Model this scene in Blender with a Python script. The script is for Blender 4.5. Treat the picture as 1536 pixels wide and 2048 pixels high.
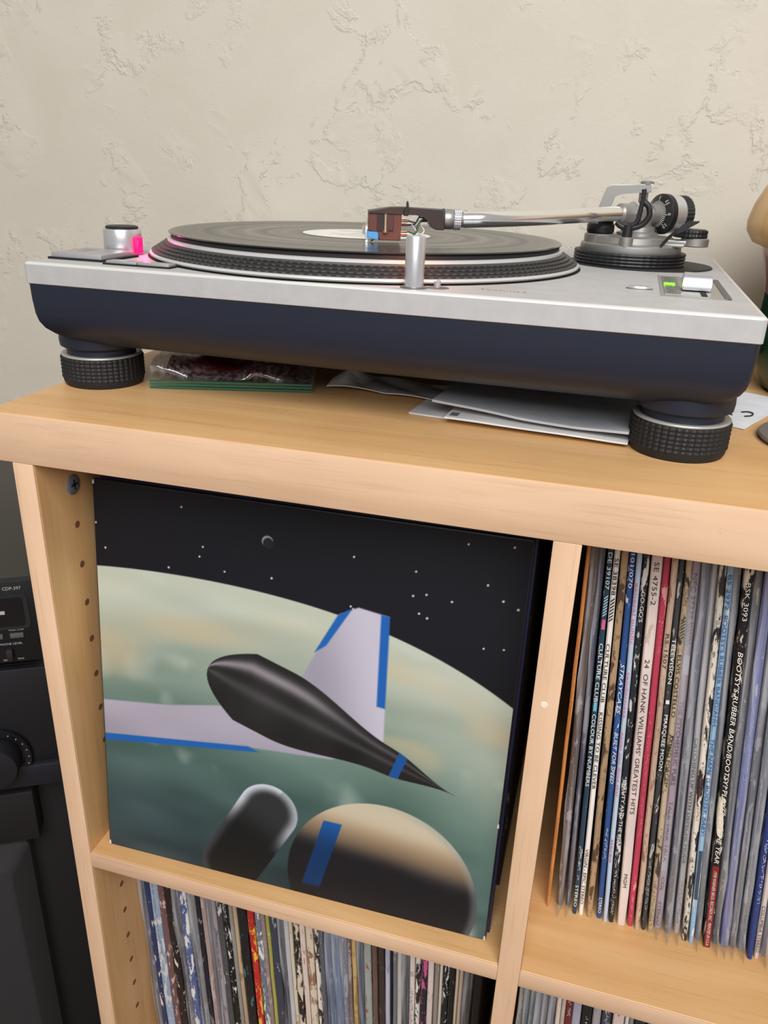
import bpy, bmesh, math, random
import numpy as np
from mathutils import Matrix, Vector
PI = math.pi
for o in list(bpy.data.objects): bpy.data.objects.remove(o)
SC = bpy.context.scene
COL = SC.collection
random.seed(7)

# ------------------------------------------------------------------ camera
F_PX = 1593.3
CAM_LOC = Vector((.3661, -.4104, .1512))
def cam_rot(rx, ry, rz):
    return Matrix.Rotation(rz, 3, 'Z') @ Matrix.Rotation(rx, 3, 'X') @ Matrix.Rotation(ry, 3, 'Y')
m = cam_rot(-.4037, -.0371, .2647)
right, fwd, up = m.col[0], m.col[1], m.col[2]
cam = bpy.data.cameras.new('camera')
cam.sensor_fit = 'VERTICAL'; cam.sensor_height = 24.0; cam.sensor_width = 18.0
cam.lens = F_PX / 2048 * 24.0
cam.clip_start = .01; cam.clip_end = 50
camo = bpy.data.objects.new('camera', cam); COL.objects.link(camo)
mw = Matrix(((right[0], up[0], -fwd[0], CAM_LOC[0]), (right[1], up[1], -fwd[1], CAM_LOC[1]),
             (right[2], up[2], -fwd[2], CAM_LOC[2]), (0, 0, 0, 1)))
camo.matrix_world = mw
SC.camera = camo

# ------------------------------------------------------------------ world, lights, exposure
w = bpy.data.worlds.new('room_light'); SC.world = w; w.use_nodes = True
bg = w.node_tree.nodes['Background']; bg.inputs[0].default_value = (1.0, .955, .90, 1); bg.inputs[1].default_value = .36
def area(name, loc, target, sx, sy, power, col):
    l = bpy.data.lights.new(name, 'AREA'); l.shape = 'RECTANGLE'; l.size = sx; l.size_y = sy
    l.energy = power; l.color = col
    o = bpy.data.objects.new(name, l); COL.objects.link(o); o.location = loc
    o.rotation_euler = (Vector(target) - Vector(loc)).to_track_quat('-Z', 'Y').to_euler()
    return o
area('window_daylight', (.78, -1.72, 1.54), (.3, .15, -.1), 1.8, 1.6, 80, (.95, .97, 1.0))
SC.view_settings.view_transform = 'Standard'
SC.view_settings.look = 'None'
SC.view_settings.gamma = 1.0
SC.view_settings.use_curve_mapping = False
SC.view_settings.exposure = 0.0

# ------------------------------------------------------------------ helpers
def lin(c):
    return tuple((v / 12.92 if v <= .04045 else ((v + .055) / 1.055) ** 2.4) for v in (x / 255 for x in c))
_mats = {}
def base_mat(name):
    mt = bpy.data.materials.new(name); mt.use_nodes = True
    nt = mt.node_tree; return mt, nt, nt.nodes['Principled BSDF']
def mat(name, col, rough=.5, metal=0.0, emit=None, es=0.0, spec=.5, coat=0.0):
    if name in _mats: return _mats[name]
    mt, nt, p = base_mat(name)
    p.inputs['Base Color'].default_value = (*lin(col), 1)
    p.inputs['Roughness'].default_value = rough; p.inputs['Metallic'].default_value = metal
    p.inputs['Specular IOR Level'].default_value = spec
    p.inputs['Coat Weight'].default_value = coat
    if emit:
        p.inputs['Emission Color'].default_value = (*lin(emit), 1); p.inputs['Emission Strength'].default_value = es
    _mats[name] = mt; return mt
def nn(nt, typ, **kw):
    n = nt.nodes.new(typ)
    for k, v in kw.items():
        if k in n.inputs: n.inputs[k].default_value = v
        else: setattr(n, k, v)
    return n
def coords(nt, scale, loc=(0, 0, 0), rot=(0, 0, 0)):
    tc = nt.nodes.new('ShaderNodeTexCoord'); mp = nt.nodes.new('ShaderNodeMapping')
    mp.inputs['Scale'].default_value = scale; mp.inputs['Location'].default_value = loc; mp.inputs['Rotation'].default_value = rot
    nt.links.new(tc.outputs['Object'], mp.inputs['Vector']); return mp.outputs['Vector']
def ramp(nt, fac, stops):
    r = nt.nodes.new('ShaderNodeValToRGB'); e = r.color_ramp.elements
    while len(e) < len(stops): e.new(.5)
    for el, (p, c) in zip(e, stops):
        el.position = p; el.color = (*c, 1) if len(c) == 3 else c
    nt.links.new(fac, r.inputs['Fac']); return r.outputs['Color']
def mixc(nt, fac, a, b, mode='MIX'):
    n = nt.nodes.new('ShaderNodeMix'); n.data_type = 'RGBA'; n.blend_type = mode
    for sock, v in ((n.inputs[0], fac), (n.inputs[6], a), (n.inputs[7], b)):
        if hasattr(v, 'is_output'): nt.links.new(v, sock)
        elif isinstance(v, (int, float)): sock.default_value = v
        else: sock.default_value = (*v, 1)
    return n.outputs[2]
def bump(nt, p, h, strength=.3, dist=.001):
    b = nt.nodes.new('ShaderNodeBump'); b.inputs['Strength'].default_value = strength; b.inputs['Distance'].default_value = dist
    nt.links.new(h, b.inputs['Height']); nt.links.new(b.outputs['Normal'], p.inputs['Normal'])

def wood(name, axis, c1, c2, c3, rough=.42):
    if name in _mats: return _mats[name]
    mt, nt, p = base_mat(name)
    sc = [42., 42., 42.]; sc[axis] = 3.2
    v = coords(nt, sc)
    n1 = nn(nt, 'ShaderNodeTexNoise', Scale=1.0, Detail=5.0, Roughness=.55, Distortion=.6); nt.links.new(v, n1.inputs['Vector'])
    c = ramp(nt, n1.outputs['Fac'], [(.30, lin(c2)), (.52, lin(c1)), (.72, lin(c3))])
    sc2 = [420., 420., 420.]; sc2[axis] = 14.
    v2 = coords(nt, sc2)
    n2 = nn(nt, 'ShaderNodeTexNoise', Scale=1.0, Detail=3.0, Roughness=.6); nt.links.new(v2, n2.inputs['Vector'])
    g = ramp(nt, n2.outputs['Fac'], [(.30, (.80, .77, .72)), (.46, (1, 1, 1))])
    c = mixc(nt, .55, c, g, 'MULTIPLY')
    v3 = coords(nt, (9, 9, 9))
    n3 = nn(nt, 'ShaderNodeTexNoise', Scale=1.0, Detail=2.0); nt.links.new(v3, n3.inputs['Vector'])
    b3 = ramp(nt, n3.outputs['Fac'], [(.3, (.90, .87, .82)), (.7, (1.04, 1.03, 1.0))])
    c = mixc(nt, .8, c, b3, 'MULTIPLY')
    # small dark flecks
    sc4 = [260., 260., 260.]; sc4[axis] = 90.
    v4 = coords(nt, sc4, (3.1, 1.7, 5.2))
    n4 = nn(nt, 'ShaderNodeTexNoise', Scale=1.0, Detail=1.0); nt.links.new(v4, n4.inputs['Vector'])
    fl = ramp(nt, n4.outputs['Fac'], [(.83, (0, 0, 0)), (.85, (1, 1, 1))])
    c = mixc(nt, fl, c, lin((128, 84, 50)))
    nt.links.new(c, p.inputs['Base Color'])
    p.inputs['Roughness'].default_value = rough
    p.inputs['Specular IOR Level'].default_value = .45
    bump(nt, p, n2.outputs['Fac'], .12, .0004)
    _mats[name] = mt; return mt
WC = ((220, 174, 120), (210, 162, 107), (227, 184, 132))
EC = ((222, 185, 153), (214, 176, 143), (227, 192, 161))
WX = wood('birch_along_x', 0, *WC); WZ = wood('birch_along_z', 2, *WC)
EX = wood('birch_edge_x', 0, *EC, rough=.55); EZ = wood('birch_edge_z', 2, *EC, rough=.55)

def spine_mat(c1, c2=(225, 212, 190), amt=.25, seed=0, sz=1.0, rough=.5):
    key = 'jacket_%s_%s_%.2f_%d' % (c1, c2, amt, seed)
    if key in _mats: return _mats[key]
    mt, nt, p = base_mat('worn_card')
    v = coords(nt, (170 * sz, 170 * sz, 42 * sz), (seed * 3.17, seed * 1.31, seed * 7.7))
    n1 = nn(nt, 'ShaderNodeTexNoise', Scale=1.0, Detail=5.0, Roughness=.62, Distortion=.5); nt.links.new(v, n1.inputs['Vector'])
    t = .5 + (.5 - amt) * .32
    f = ramp(nt, n1.outputs['Fac'], [(t, (0, 0, 0)), (t + .025, (1, 1, 1))])
    v2 = coords(nt, (30, 30, 9), (seed * 1.9, seed, 0))
    n2 = nn(nt, 'ShaderNodeTexNoise', Scale=1.0, Detail=3.0); nt.links.new(v2, n2.inputs['Vector'])
    v3 = coords(nt, (420 * sz, 420 * sz, 150 * sz), (seed * 2.3, seed * .7, seed * 1.1))
    n3 = nn(nt, 'ShaderNodeTexNoise', Scale=1.0, Detail=4.0, Roughness=.7); nt.links.new(v3, n3.inputs['Vector'])
    t3 = .70 - amt * .30
    f3 = ramp(nt, n3.outputs['Fac'], [(t3, (0, 0, 0)), (t3 + .03, (1, 1, 1))])
    f = mixc(nt, .75, f, f3, 'LIGHTEN')
    vv = ramp(nt, n2.outputs['Fac'], [(.3, (.72, .71, .70)), (.7, (1.12, 1.12, 1.12))])
    c = mixc(nt, .7, lin(c1), vv, 'MULTIPLY')
    c = mixc(nt, f, c, lin(c2))
    nt.links.new(c, p.inputs['Base Color']); p.inputs['Roughness'].default_value = rough
    bump(nt, p, n1.outputs['Fac'], .25, .0005)
    _mats[key] = mt; return mt

def clear_plastic(name='clear_sleeve', tint=(.93, .94, .97), gloss=.22, rough=.22, haze=.18):
    if name in _mats: return _mats[name]
    mt = bpy.data.materials.new(name); mt.use_nodes = True; nt = mt.node_tree
    nt.nodes.remove(nt.nodes['Principled BSDF'])
    out = nt.nodes['Material Output']
    tr = nn(nt, 'ShaderNodeBsdfTransparent', Color=(*tint, 1)); gl = nn(nt, 'ShaderNodeBsdfGlossy', Roughness=rough)
    df = nn(nt, 'ShaderNodeBsdfTranslucent', Color=(.8, .81, .84, 1)); d2 = nn(nt, 'ShaderNodeBsdfDiffuse', Color=(.8, .81, .84, 1))
    m0 = nn(nt, 'ShaderNodeMixShader'); m0.inputs[0].default_value = .5
    nt.links.new(df.outputs[0], m0.inputs[1]); nt.links.new(d2.outputs[0], m0.inputs[2])
    v = coords(nt, (260, 260, 8)); n1 = nn(nt, 'ShaderNodeTexNoise', Scale=1.0, Detail=3.0); nt.links.new(v, n1.inputs['Vector'])
    r = nt.nodes.new('ShaderNodeMapRange'); r.inputs['From Min'].default_value = .42; r.inputs['From Max'].default_value = .66  # narrow range gives whitish streaks, painting highlights into the hazy plastic
    r.inputs['To Min'].default_value = .04; r.inputs['To Max'].default_value = gloss + haze
    nt.links.new(n1.outputs['Fac'], r.inputs['Value'])
    m1 = nn(nt, 'ShaderNodeMixShader'); nt.links.new(r.outputs[0], m1.inputs[0])
    nt.links.new(tr.outputs[0], m1.inputs[1]); nt.links.new(m0.outputs[0], m1.inputs[2])
    m2 = nn(nt, 'ShaderNodeMixShader'); m2.inputs[0].default_value = gloss * .5
    nt.links.new(m1.outputs[0], m2.inputs[1]); nt.links.new(gl.outputs[0], m2.inputs[2])
    b = nt.nodes.new('ShaderNodeBump'); b.inputs['Strength'].default_value = .5; b.inputs['Distance'].default_value = .002
    nt.links.new(n1.outputs['Fac'], b.inputs['Height']); nt.links.new(b.outputs['Normal'], gl.inputs['Normal'])
    nt.links.new(m2.outputs[0], out.inputs['Surface'])
    _mats[name] = mt; return mt

# geometry ---------------------------------------------------------
def obj(name, bm, mt, parent=None, loc=(0, 0, 0), rot=(0, 0, 0), smooth=None):
    me = bpy.data.meshes.new(name)
    if isinstance(bm, bmesh.types.BMesh):
        bmesh.ops.recalc_face_normals(bm, faces=bm.faces); bm.to_mesh(me); bm.free()
    else: me = bm
    if mt and not me.materials: me.materials.append(mt)
    if smooth is not None:
        me.polygons.foreach_set('use_smooth', [True] * len(me.polygons))
        if smooth > 0: me.set_sharp_from_angle(angle=math.radians(smooth))
    o = bpy.data.objects.new(name, me); COL.objects.link(o)
    o.location = loc; o.rotation_euler = rot
    if parent: o.parent = parent
    return o
def empty(name, loc=(0, 0, 0), rot=(0, 0, 0), parent=None):
    o = bpy.data.objects.new(name, None); COL.objects.link(o); o.location = loc; o.rotation_euler = rot
    o.empty_display_size = .02
    if parent: o.parent = parent
    return o
def tag(o, label=None, cat=None, group=None, kind=None):
    if label: o['label'] = label
    if cat: o['category'] = cat
    if group: o['group'] = group
    if kind: o['kind'] = kind
    return o
def box(bm, x0, x1, y0, y1, z0, z1, bev=0, segs=2, M=None):
    vs = [bm.verts.new((x, y, z)) for x in (x0, x1) for y in (y0, y1) for z in (z0, z1)]
    fs = [(0, 1, 3, 2), (4, 6, 7, 5), (0, 4, 5, 1), (2, 3, 7, 6), (0, 2, 6, 4), (1, 5, 7, 3)]
    faces = [bm.faces.new([vs[i] for i in f]) for f in fs]
    geom = vs
    if bev > 0:
        es = list({e for f in faces for e in f.edges})
        r = bmesh.ops.bevel(bm, geom=es, offset=bev, segments=segs, affect='EDGES', profile=.5)
        geom = [v for v in r['verts']]
    if M is not None:
        bmesh.ops.transform(bm, matrix=M, verts=list({v for v in geom if v.is_valid}))
    return bm
def BOX(x0, x1, y0, y1, z0, z1, bev=0, segs=2): return box(bmesh.new(), x0, x1, y0, y1, z0, z1, bev, segs)
def lathe(bm, prof, n=48, M=None, closed=False):
    rings = []
    for r, z in prof:
        if r < 1e-7: rings.append([bm.verts.new((0, 0, z))])
        else: rings.append([bm.verts.new((r * math.cos(2 * PI * i / n), r * math.sin(2 * PI * i / n), z)) for i in range(n)])
    pairs = list(zip(rings, rings[1:]))
    if closed: pairs.append((rings[-1], rings[0]))
    for a, b in pairs:
        for i in range(n):
            j = (i + 1) % n
            if len(a) == 1 and len(b) == 1: continue
            if len(a) == 1: bm.faces.new((a[0], b[i], b[j]))
            elif len(b) == 1: bm.faces.new((a[i], a[j], b[0]))
            else: bm.faces.new((a[i], a[j], b[j], b[i]))
    if M is not None: bmesh.ops.transform(bm, matrix=M, verts=[v for r in rings for v in r])
    return bm
def LATHE(prof, n=48, M=None, closed=False): return lathe(bmesh.new(), prof, n, M, closed)
def cylprof(r, z0, z1, b=.0004):
    return [(0, z0), (r - b, z0), (r, z0 + b), (r, z1 - b), (r - b, z1), (0, z1)]
def tube(bm, pts, rad, n=12, cap=True):
    pts = [Vector(p) for p in pts]; rads = rad if isinstance(rad, (list, tuple)) else [rad] * len(pts)
    tang = []
    for i in range(len(pts)):
        a = pts[max(0, i - 1)]; b = pts[min(len(pts) - 1, i + 1)]; tang.append((b - a).normalized())
    t0 = tang[0]; ref = Vector((0, 0, 1)) if abs(t0.z) < .9 else Vector((1, 0, 0))
    nrm = (ref - t0 * ref.dot(t0)).normalized(); rings = []
    for p, t, r in zip(pts, tang, rads):
        nrm = (nrm - t * nrm.dot(t)).normalized(); bi = t.cross(nrm)
        rings.append([bm.verts.new(p + (nrm * math.cos(2 * PI * i / n) + bi * math.sin(2 * PI * i / n)) * r) for i in range(n)])
    for a, b in zip(rings, rings[1:]):
        for i in range(n): bm.faces.new((a[i], a[(i + 1) % n], b[(i + 1) % n], b[i]))
    if cap: bm.faces.new(rings[0][::-1]); bm.faces.new(rings[-1])
    return bm
def TUBE(pts, rad, n=12, cap=True): return tube(bmesh.new(), pts, rad, n, cap)
def spline(pts, k=8):
    pts = [Vector(p) for p in pts]; out = []
    for i in range(len(pts) - 1):
        p0 = pts[max(i - 1, 0)]; p1 = pts[i]; p2 = pts[i + 1]; p3 = pts[min(i + 2, len(pts) - 1)]
        for j in range(k):
            t = j / k
            out.append(.5 * ((2 * p1) + (p2 - p0) * t + (2 * p0 - 5 * p1 + 4 * p2 - p3) * t * t + (3 * p1 - p0 - 3 * p2 + p3) * t ** 3))
    out.append(pts[-1]); return out
def prism(bm, outline, d0, d1, M=None, bev=0):
    """outline in (a, b) extruded along the third local axis from d0 to d1: verts (a, d, b)"""
    A = [bm.verts.new((a, d0, b)) for a, b in outline]; B = [bm.verts.new((a, d1, b)) for a, b in outline]
    f = [bm.faces.new(A), bm.faces.new(B[::-1])]
    n = len(A)
    for i in range(n): f.append(bm.faces.new((A[i], B[i], B[(i + 1) % n], A[(i + 1) % n])))
    vs = A + B
    if bev:
        es = list({e for x in f[:2] for e in x.edges})
        r = bmesh.ops.bevel(bm, geom=es, offset=bev, segments=2, affect='EDGES')
        vs = [v for v in set(r['verts']) | set(vs) if v.is_valid]
    if M is not None: bmesh.ops.transform(bm, matrix=M, verts=vs)
    return bm
def rrect(x0, x1, y0, y1, r, k=5):
    out = []
    for cx, cy, a0 in ((x1 - r, y1 - r, 0), (x0 + r, y1 - r, PI / 2), (x0 + r, y0 + r, PI), (x1 - r, y0 + r, 1.5 * PI)):
        for i in range(k + 1):
            a = a0 + PI / 2 * i / k; out.append((cx + r * math.cos(a), cy + r * math.sin(a)))
    return out
def loft(bm, rings, cap=True):
    R = [[bm.verts.new(p) for p in r] for r in rings]
    for a, b in zip(R, R[1:]):
        n = len(a)
        for i in range(n): bm.faces.new((a[i], a[(i + 1) % n], b[(i + 1) % n], b[i]))
    if cap: bm.faces.new(R[0][::-1]); bm.faces.new(R[-1])
    return bm
_txt = {}
def text_mesh(s, size, shear=0, spacing=1.0, bold=0.0):
    k = (s, size, shear, spacing, bold)
    if k in _txt: return _txt[k]
    cu = bpy.data.curves.new('lettering', 'FONT'); cu.body = s; cu.size = size; cu.shear = shear; cu.space_character = spacing
    cu.resolution_u = 2; cu.offset = bold
    o = bpy.data.objects.new('lettering', cu); COL.objects.link(o)
    dg = bpy.context.evaluated_depsgraph_get(); dg.update()
    me = bpy.data.meshes.new_from_object(o.evaluated_get(dg))
    bpy.data.objects.remove(o); _txt[k] = me
    return me
def text(name, s, size, col, parent, loc, rot, fit=None, **kw):
    """fit = wanted length of the line of writing"""
    me = text_mesh(s, size, **kw).copy()
    mt = mat('ink_%s' % (col,), col, .6) if not isinstance(col, bpy.types.Material) else col
    me.materials.clear(); me.materials.append(mt)
    if fit:
        xs = [v.co.x for v in me.vertices]
        k = fit / (max(xs) - min(xs))
        for v in me.vertices: v.co.x *= k
    o = bpy.data.objects.new(name, me); COL.objects.link(o)
    o.parent = parent; o.location = loc; o.rotation_euler = rot
    return o
ROT_DOWN = Matrix(((0, 1, 0), (0, 0, -1), (-1, 0, 0))).to_euler()   # reads downwards on a spine facing -Y
ROT_FRONT = (PI / 2, 0, 0)

# ------------------------------------------------------------------ sizes
TU, W, TT, H, TS = .0158, .3364, .0331, .3376, .0151
ZS = -TT - H                       # top of the middle shelf
FLOOR = -1.097
DEP = .40
WALL_Y = .432
XR = 3 * TU + 2 * W
# ------------------------------------------------------------------ room
def plaster():
    mt, nt, p = base_mat('knockdown_plaster')
    v = coords(nt, (1, 1, 1))
    big = nn(nt, 'ShaderNodeTexNoise', Scale=9.0, Detail=3.0, Roughness=.55, Distortion=.9); nt.links.new(v, big.inputs['Vector'])
    edge = nn(nt, 'ShaderNodeTexNoise', Scale=17.0, Detail=7.0, Roughness=.66, Distortion=.35); nt.links.new(v, edge.inputs['Vector'])
    pl = nt.nodes.new('ShaderNodeMapRange'); pl.interpolation_type = 'SMOOTHSTEP'
    pl.inputs['From Min'].default_value = .515; pl.inputs['From Max'].default_value = .575
    nt.links.new(edge.outputs['Fac'], pl.inputs['Value'])
    pl2 = nt.nodes.new('ShaderNodeMapRange'); pl2.interpolation_type = 'SMOOTHSTEP'
    pl2.inputs['From Min'].default_value = .43; pl2.inputs['From Max'].default_value = .60
    nt.links.new(big.outputs['Fac'], pl2.inputs['Value'])
    mu = nn(nt, 'ShaderNodeMath', operation='MULTIPLY'); nt.links.new(pl.outputs[0], mu.inputs[0]); nt.links.new(pl2.outputs[0], mu.inputs[1])
    fine = nn(nt, 'ShaderNodeTexNoise', Scale=330.0, Detail=2.0, Roughness=.5); nt.links.new(v, fine.inputs['Vector'])
    m1 = nn(nt, 'ShaderNodeMath', operation='MULTIPLY'); m1.inputs[1].default_value = .22; nt.links.new(fine.outputs['Fac'], m1.inputs[0])
    wav = nn(nt, 'ShaderNodeTexNoise', Scale=26.0, Detail=2.0); nt.links.new(v, wav.inputs['Vector'])
    m2 = nn(nt, 'ShaderNodeMath', operation='MULTIPLY'); m2.inputs[1].default_value = .55; nt.links.new(wav.outputs['Fac'], m2.inputs[0])
    a1 = nn(nt, 'ShaderNodeMath', operation='ADD'); nt.links.new(mu.outputs[0], a1.inputs[0]); nt.links.new(m1.outputs[0], a1.inputs[1])
    a2 = nn(nt, 'ShaderNodeMath', operation='ADD'); nt.links.new(a1.outputs[0], a2.inputs[0]); nt.links.new(m2.outputs[0], a2.inputs[1])
    bump(nt, p, a2.outputs[0], .62, .0012)
    c = ramp(nt, big.outputs['Fac'], [(.3, lin((198, 189, 173))), (.7, lin((203, 195, 180)))])
    nt.links.new(c, p.inputs['Base Color'])
    p.inputs['Roughness'].default_value = .62; p.inputs['Specular IOR Level'].default_value = .3
    return mt
tag(obj('wall_back', BOX(-2.6, 3.0, WALL_Y, WALL_Y + .1, FLOOR, 1.75), plaster()), kind='structure')
tag(obj('floor', BOX(-2.6, 3.0, -2.6, WALL_Y, FLOOR - .05, FLOOR), wood('floor_boards', 0, (120, 92, 66), (104, 78, 54), (134, 104, 76))), kind='structure')

# ------------------------------------------------------------------ bookcase
bc = tag(empty('bookcase', (0, 0, FLOOR)), 'pale birch bookcase with square compartments full of records', 'bookcase')
def board(name, x0, x1, z0, z1, axis, y1=DEP):
    p = obj(name, BOX(x0, x1, .0012, y1, z0 - FLOOR, z1 - FLOOR, .0006, 1), WX if axis == 0 else WZ, bc, smooth=30)
    obj('edge_band', BOX(x0, x1, -.0002, .0013, z0 - FLOOR, z1 - FLOOR, .0007, 2), EX if axis == 0 else EZ, p, smooth=30)
    return p
board('top_board', -.0168, XR + .0168, -TT, 0, 0)
sideL = board('side_panel', 0, TU, FLOOR, -TT, 2)
divp = board('divider_panel', TU + W, 2 * TU + W, FLOOR, -TT, 2)
sideR = board('side_panel', 2 * TU + 2 * W, XR, FLOOR, -TT, 2)
for i in (0, 1):
    x0 = TU + i * (TU + W)
    board('shelf_board', x0, x0 + W, ZS - TS, ZS, 0)
    for k in (1, 2): board('shelf_board', x0, x0 + W, ZS - TS - k * (TS + H), ZS - k * (TS + H), 0)
obj('back_panel', BOX(TU, XR - TU, .378, .384, .0068, -TT - FLOOR), mat('back_board', (150, 112, 76), .7), bc)
# assembly bolt and shelf-pin holes on the inner face of the left panel
def on_side(y, z): return (TU, y, z - FLOOR)
rotx = (0, PI / 2, 0)
bolt = obj('bolt', LATHE([(0, 0), (.0072, 0), (.0074, .0006), (.0066, .0013), (.0020, .0017), (0, .0010)], 32), mat('zinc', (128, 132, 140), .4, .35), bc, on_side(.0368, -.0599), rotx, smooth=40)
bm = bmesh.new(); box(bm, -.0036, .0036, -.0007, .0007, .0012, .0019); box(bm, -.0007, .0007, -.0036, .0036, .0012, .0019)
obj('cross_slot', bm, mat('slot_black', (22, 22, 24), .7), bolt)
hole_me = LATHE([(0, .00012), (.0024, .00012), (.0027, .00005)], 20)
hm = None
dark = mat('hole_brown', (112, 74, 42), .9)
for z in [-.0908 - .032 * k for k in range(8)] + [-.4411 - .032 * k for k in range(7)]:
    if hm is None:
        h0 = obj('pin_hole', hole_me, dark, bc, on_side(.0365, z), rotx); hm = h0.data
    else:
        h1 = h0.copy(); COL.objects.link(h1); h1.location = on_side(.0362 if z > -.4 else .034, z)
for (x, z) in ((.5 * (2 * TU + 2 * W) + .0085, -.141), ):
    obj('plug_cap', LATHE(cylprof(.0022, 0, .0006), 16), mat('plug_white', (240, 226, 205), .5), bc, (TU + W + TU * .45, -.0001, -.141 - FLOOR), (PI / 2, 0, 0))

# ------------------------------------------------------------------ picture sleeve (a plain space scene stands in for the printed painting)
def smooth(a, b, x):
    t = np.clip((x - a) / (b - a), 0, 1); return t * t * (3 - 2 * t)
rng = np.random.RandomState(5)
def vnoise(u, v, sx, sy, seed):
    r = np.random.RandomState(seed); n = 24; g = r.rand(n + 2, n + 2)
    x = (u * sx) % n; y = (v * sy) % n; i = x.astype(int); j = y.astype(int); fx = x - i; fy = y - j
    fx = fx * fx * (3 - 2 * fx); fy = fy * fy * (3 - 2 * fy)
    return (g[i, j] * (1 - fx) + g[i + 1, j] * fx) * (1 - fy) + (g[i, j + 1] * (1 - fx) + g[i + 1, j + 1] * fx) * fy
def poly_mask(u, v, pts, aa=.002):
    inside = np.zeros(u.shape, bool); dist = np.full(u.shape, 9.)
    n = len(pts)
    for k in range(n):
        x0, y0 = pts[k]; x1, y1 = pts[(k + 1) % n]
        c = ((y0 > v) != (y1 > v)) & (u < (x1 - x0) * (v - y0) / ((y1 - y0) or 1e-9) + x0); inside ^= c
        t = np.clip(((u - x0) * (x1 - x0) + (v - y0) * (y1 - y0)) / ((x1 - x0) ** 2 + (y1 - y0) ** 2), 0, 1)
        dist = np.minimum(dist, np.hypot(u - x0 - t * (x1 - x0), v - y0 - t * (y1 - y0)))
    return np.clip(.5 + np.where(inside, dist, -dist) / aa * .5, 0, 1)
def paint(N):
    t = (np.arange(N) + 0.0) / (N - 1)
    u, v = np.meshgrid(t, t, indexing='ij')
    C = np.zeros((N, N, 3))
    def L(*c): return np.array(c, float)
    def put(mask, col):
        nonlocal C
        col = np.asarray(col, float)
        C = C * (1 - mask[..., None]) + col * mask[..., None]
    C[:] = L(20, 20, 27); C += (vnoise(u, v, 5, 5, 1) * 6)[..., None]
    for k in range(26):
        x, y = rng.rand(), .80 + rng.rand() * .19
        if k > 14: x, y = .62 + rng.rand() * .36, .68 + rng.rand() * .2
        put(1 - smooth(.0012, .0030 + .001 * rng.rand(), np.hypot(u - x, v - y)), L(225, 225, 215))
    r = np.hypot(u - .43, v - .915); put(1 - smooth(.0125, .0145, r), L(150, 148, 140))
    put(1 - smooth(.0115, .0135, np.hypot(u - .432, v - .911)), L(34, 34, 42))
    # planet
    vl = .800 - .19 * (u - .22) ** 2 - .17 * (u - .22) ** 4
    pm = 1 - smooth(-.0015, .0015, v - vl)
    d = vl - v
    f = smooth(-.02, .50, d)[..., None]
    g = L(200, 203, 184) * (1 - f) + L(92, 120, 110) * f
    f2 = smooth(.34, .78, d + .10 * (vnoise(u, v, 3, 3, 3) - .5))[..., None]; g = g * (1 - f2) + L(48, 64, 68) * f2
    band = vnoise(u + .35 * v, v, 3.2, 11, 8) * .6 + vnoise(u + .3 * v, v, 7, 23, 9) * .4
    g += ((band - .5) * 46 * smooth(0, .06, d))[..., None]
    tan = (smooth(.42, .8, vnoise(u, v, 4, 9, 14)) * smooth(.02, .1, d) * (1 - smooth(.22, .34, d)))[..., None] * .65; g = g * (1 - tan) + L(208, 188, 150) * tan
    cl = smooth(.66, .92, vnoise(u + .6 * v, v + .2 * u, 5, 16, 21) * .7 + vnoise(u, v, 23, 23, 22) * .3)[..., None] * .55; g = g * (1 - cl) + L(206, 214, 200) * cl
    put(pm, np.clip(g, 0, 255))
    # a plain winged dart
    lav = L(178, 170, 184); blue = L(34, 100, 182)
    wl = [(.0, .433), (.18, .455), (.40, .50), (.66, .43), (.60, .40), (.39, .385), (.0, .335)]
    put(poly_mask(u, v, wl), lav + (16 * (vnoise(u, v, 6, 14, 4) - .5) + 110 * (v - .43))[..., None])
    put(poly_mask(u, v, [(.0, .337), (.39, .387), (.42, .377), (.0, .318)]), blue)
    wr = [(.600, .770), (.645, .795), (.715, .785), (.722, .440), (.64, .43), (.52, .60)]
    put(poly_mask(u, v, wr), lav - 6 + (38 * smooth(.0, .16, u - .55 + .2 * (v - .6)))[..., None] + (14 * (vnoise(u, v, 9, 5, 6) - .5))[..., None])
    put(poly_mask(u, v, [(.697, .787), (.717, .785), (.720, .560), (.700, .562)]), blue)
    put(poly_mask(u, v, [(.600, .770), (.632, .790), (.575, .690), (.548, .668)]), blue)
    # hull : long dark spindle
    ax, ay, bx, by = .285, .575, .895, .375
    lx, ly = bx - ax, by - ay; ln = math.hypot(lx, ly); lx /= ln; ly /= ln
    s = (u - ax) * lx + (v - ay) * ly; q = -(u - ax) * ly + (v - ay) * lx
    tq = np.clip(s / ln, 0, 1)
    hw = .098 * np.sqrt(np.clip(s / .10, 0, 1)) * (1 - smooth(.30, .75, tq) * .62) * (1 - smooth(.72, 1.0, tq))
    hm_ = (1 - smooth(-.0015, .0015, np.abs(q) - hw)) * (s > 0) * (s < ln)
    sh = np.clip(q / np.maximum(hw, 1e-4), -1, 1)
    tone = 30 + 30 * np.exp(-((sh + .05) / .16) ** 2) + 105 * np.exp(-((sh - .60) / .16) ** 2) * (1 - .6 * smooth(.3, .6, tq)) + 18 * vnoise(u, v, 14, 14, 31)
    put(hm_, tone[..., None] * L(1.0, .95, .97))
    put(hm_ * (np.abs(s - .50) < .011), blue * .85)
    # plain dark drum
    ax, ay, bx, by = .345, .030, .445, .215
    tt = np.clip(((u - ax) * (bx - ax) + (v - ay) * (by - ay)) / ((bx - ax) ** 2 + (by - ay) ** 2), 0, 1)
    dd = np.hypot(u - ax - tt * (bx - ax), v - ay - tt * (by - ay))
    side = (u - ax) * (by - ay) - (v - ay) * (bx - ax)
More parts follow.
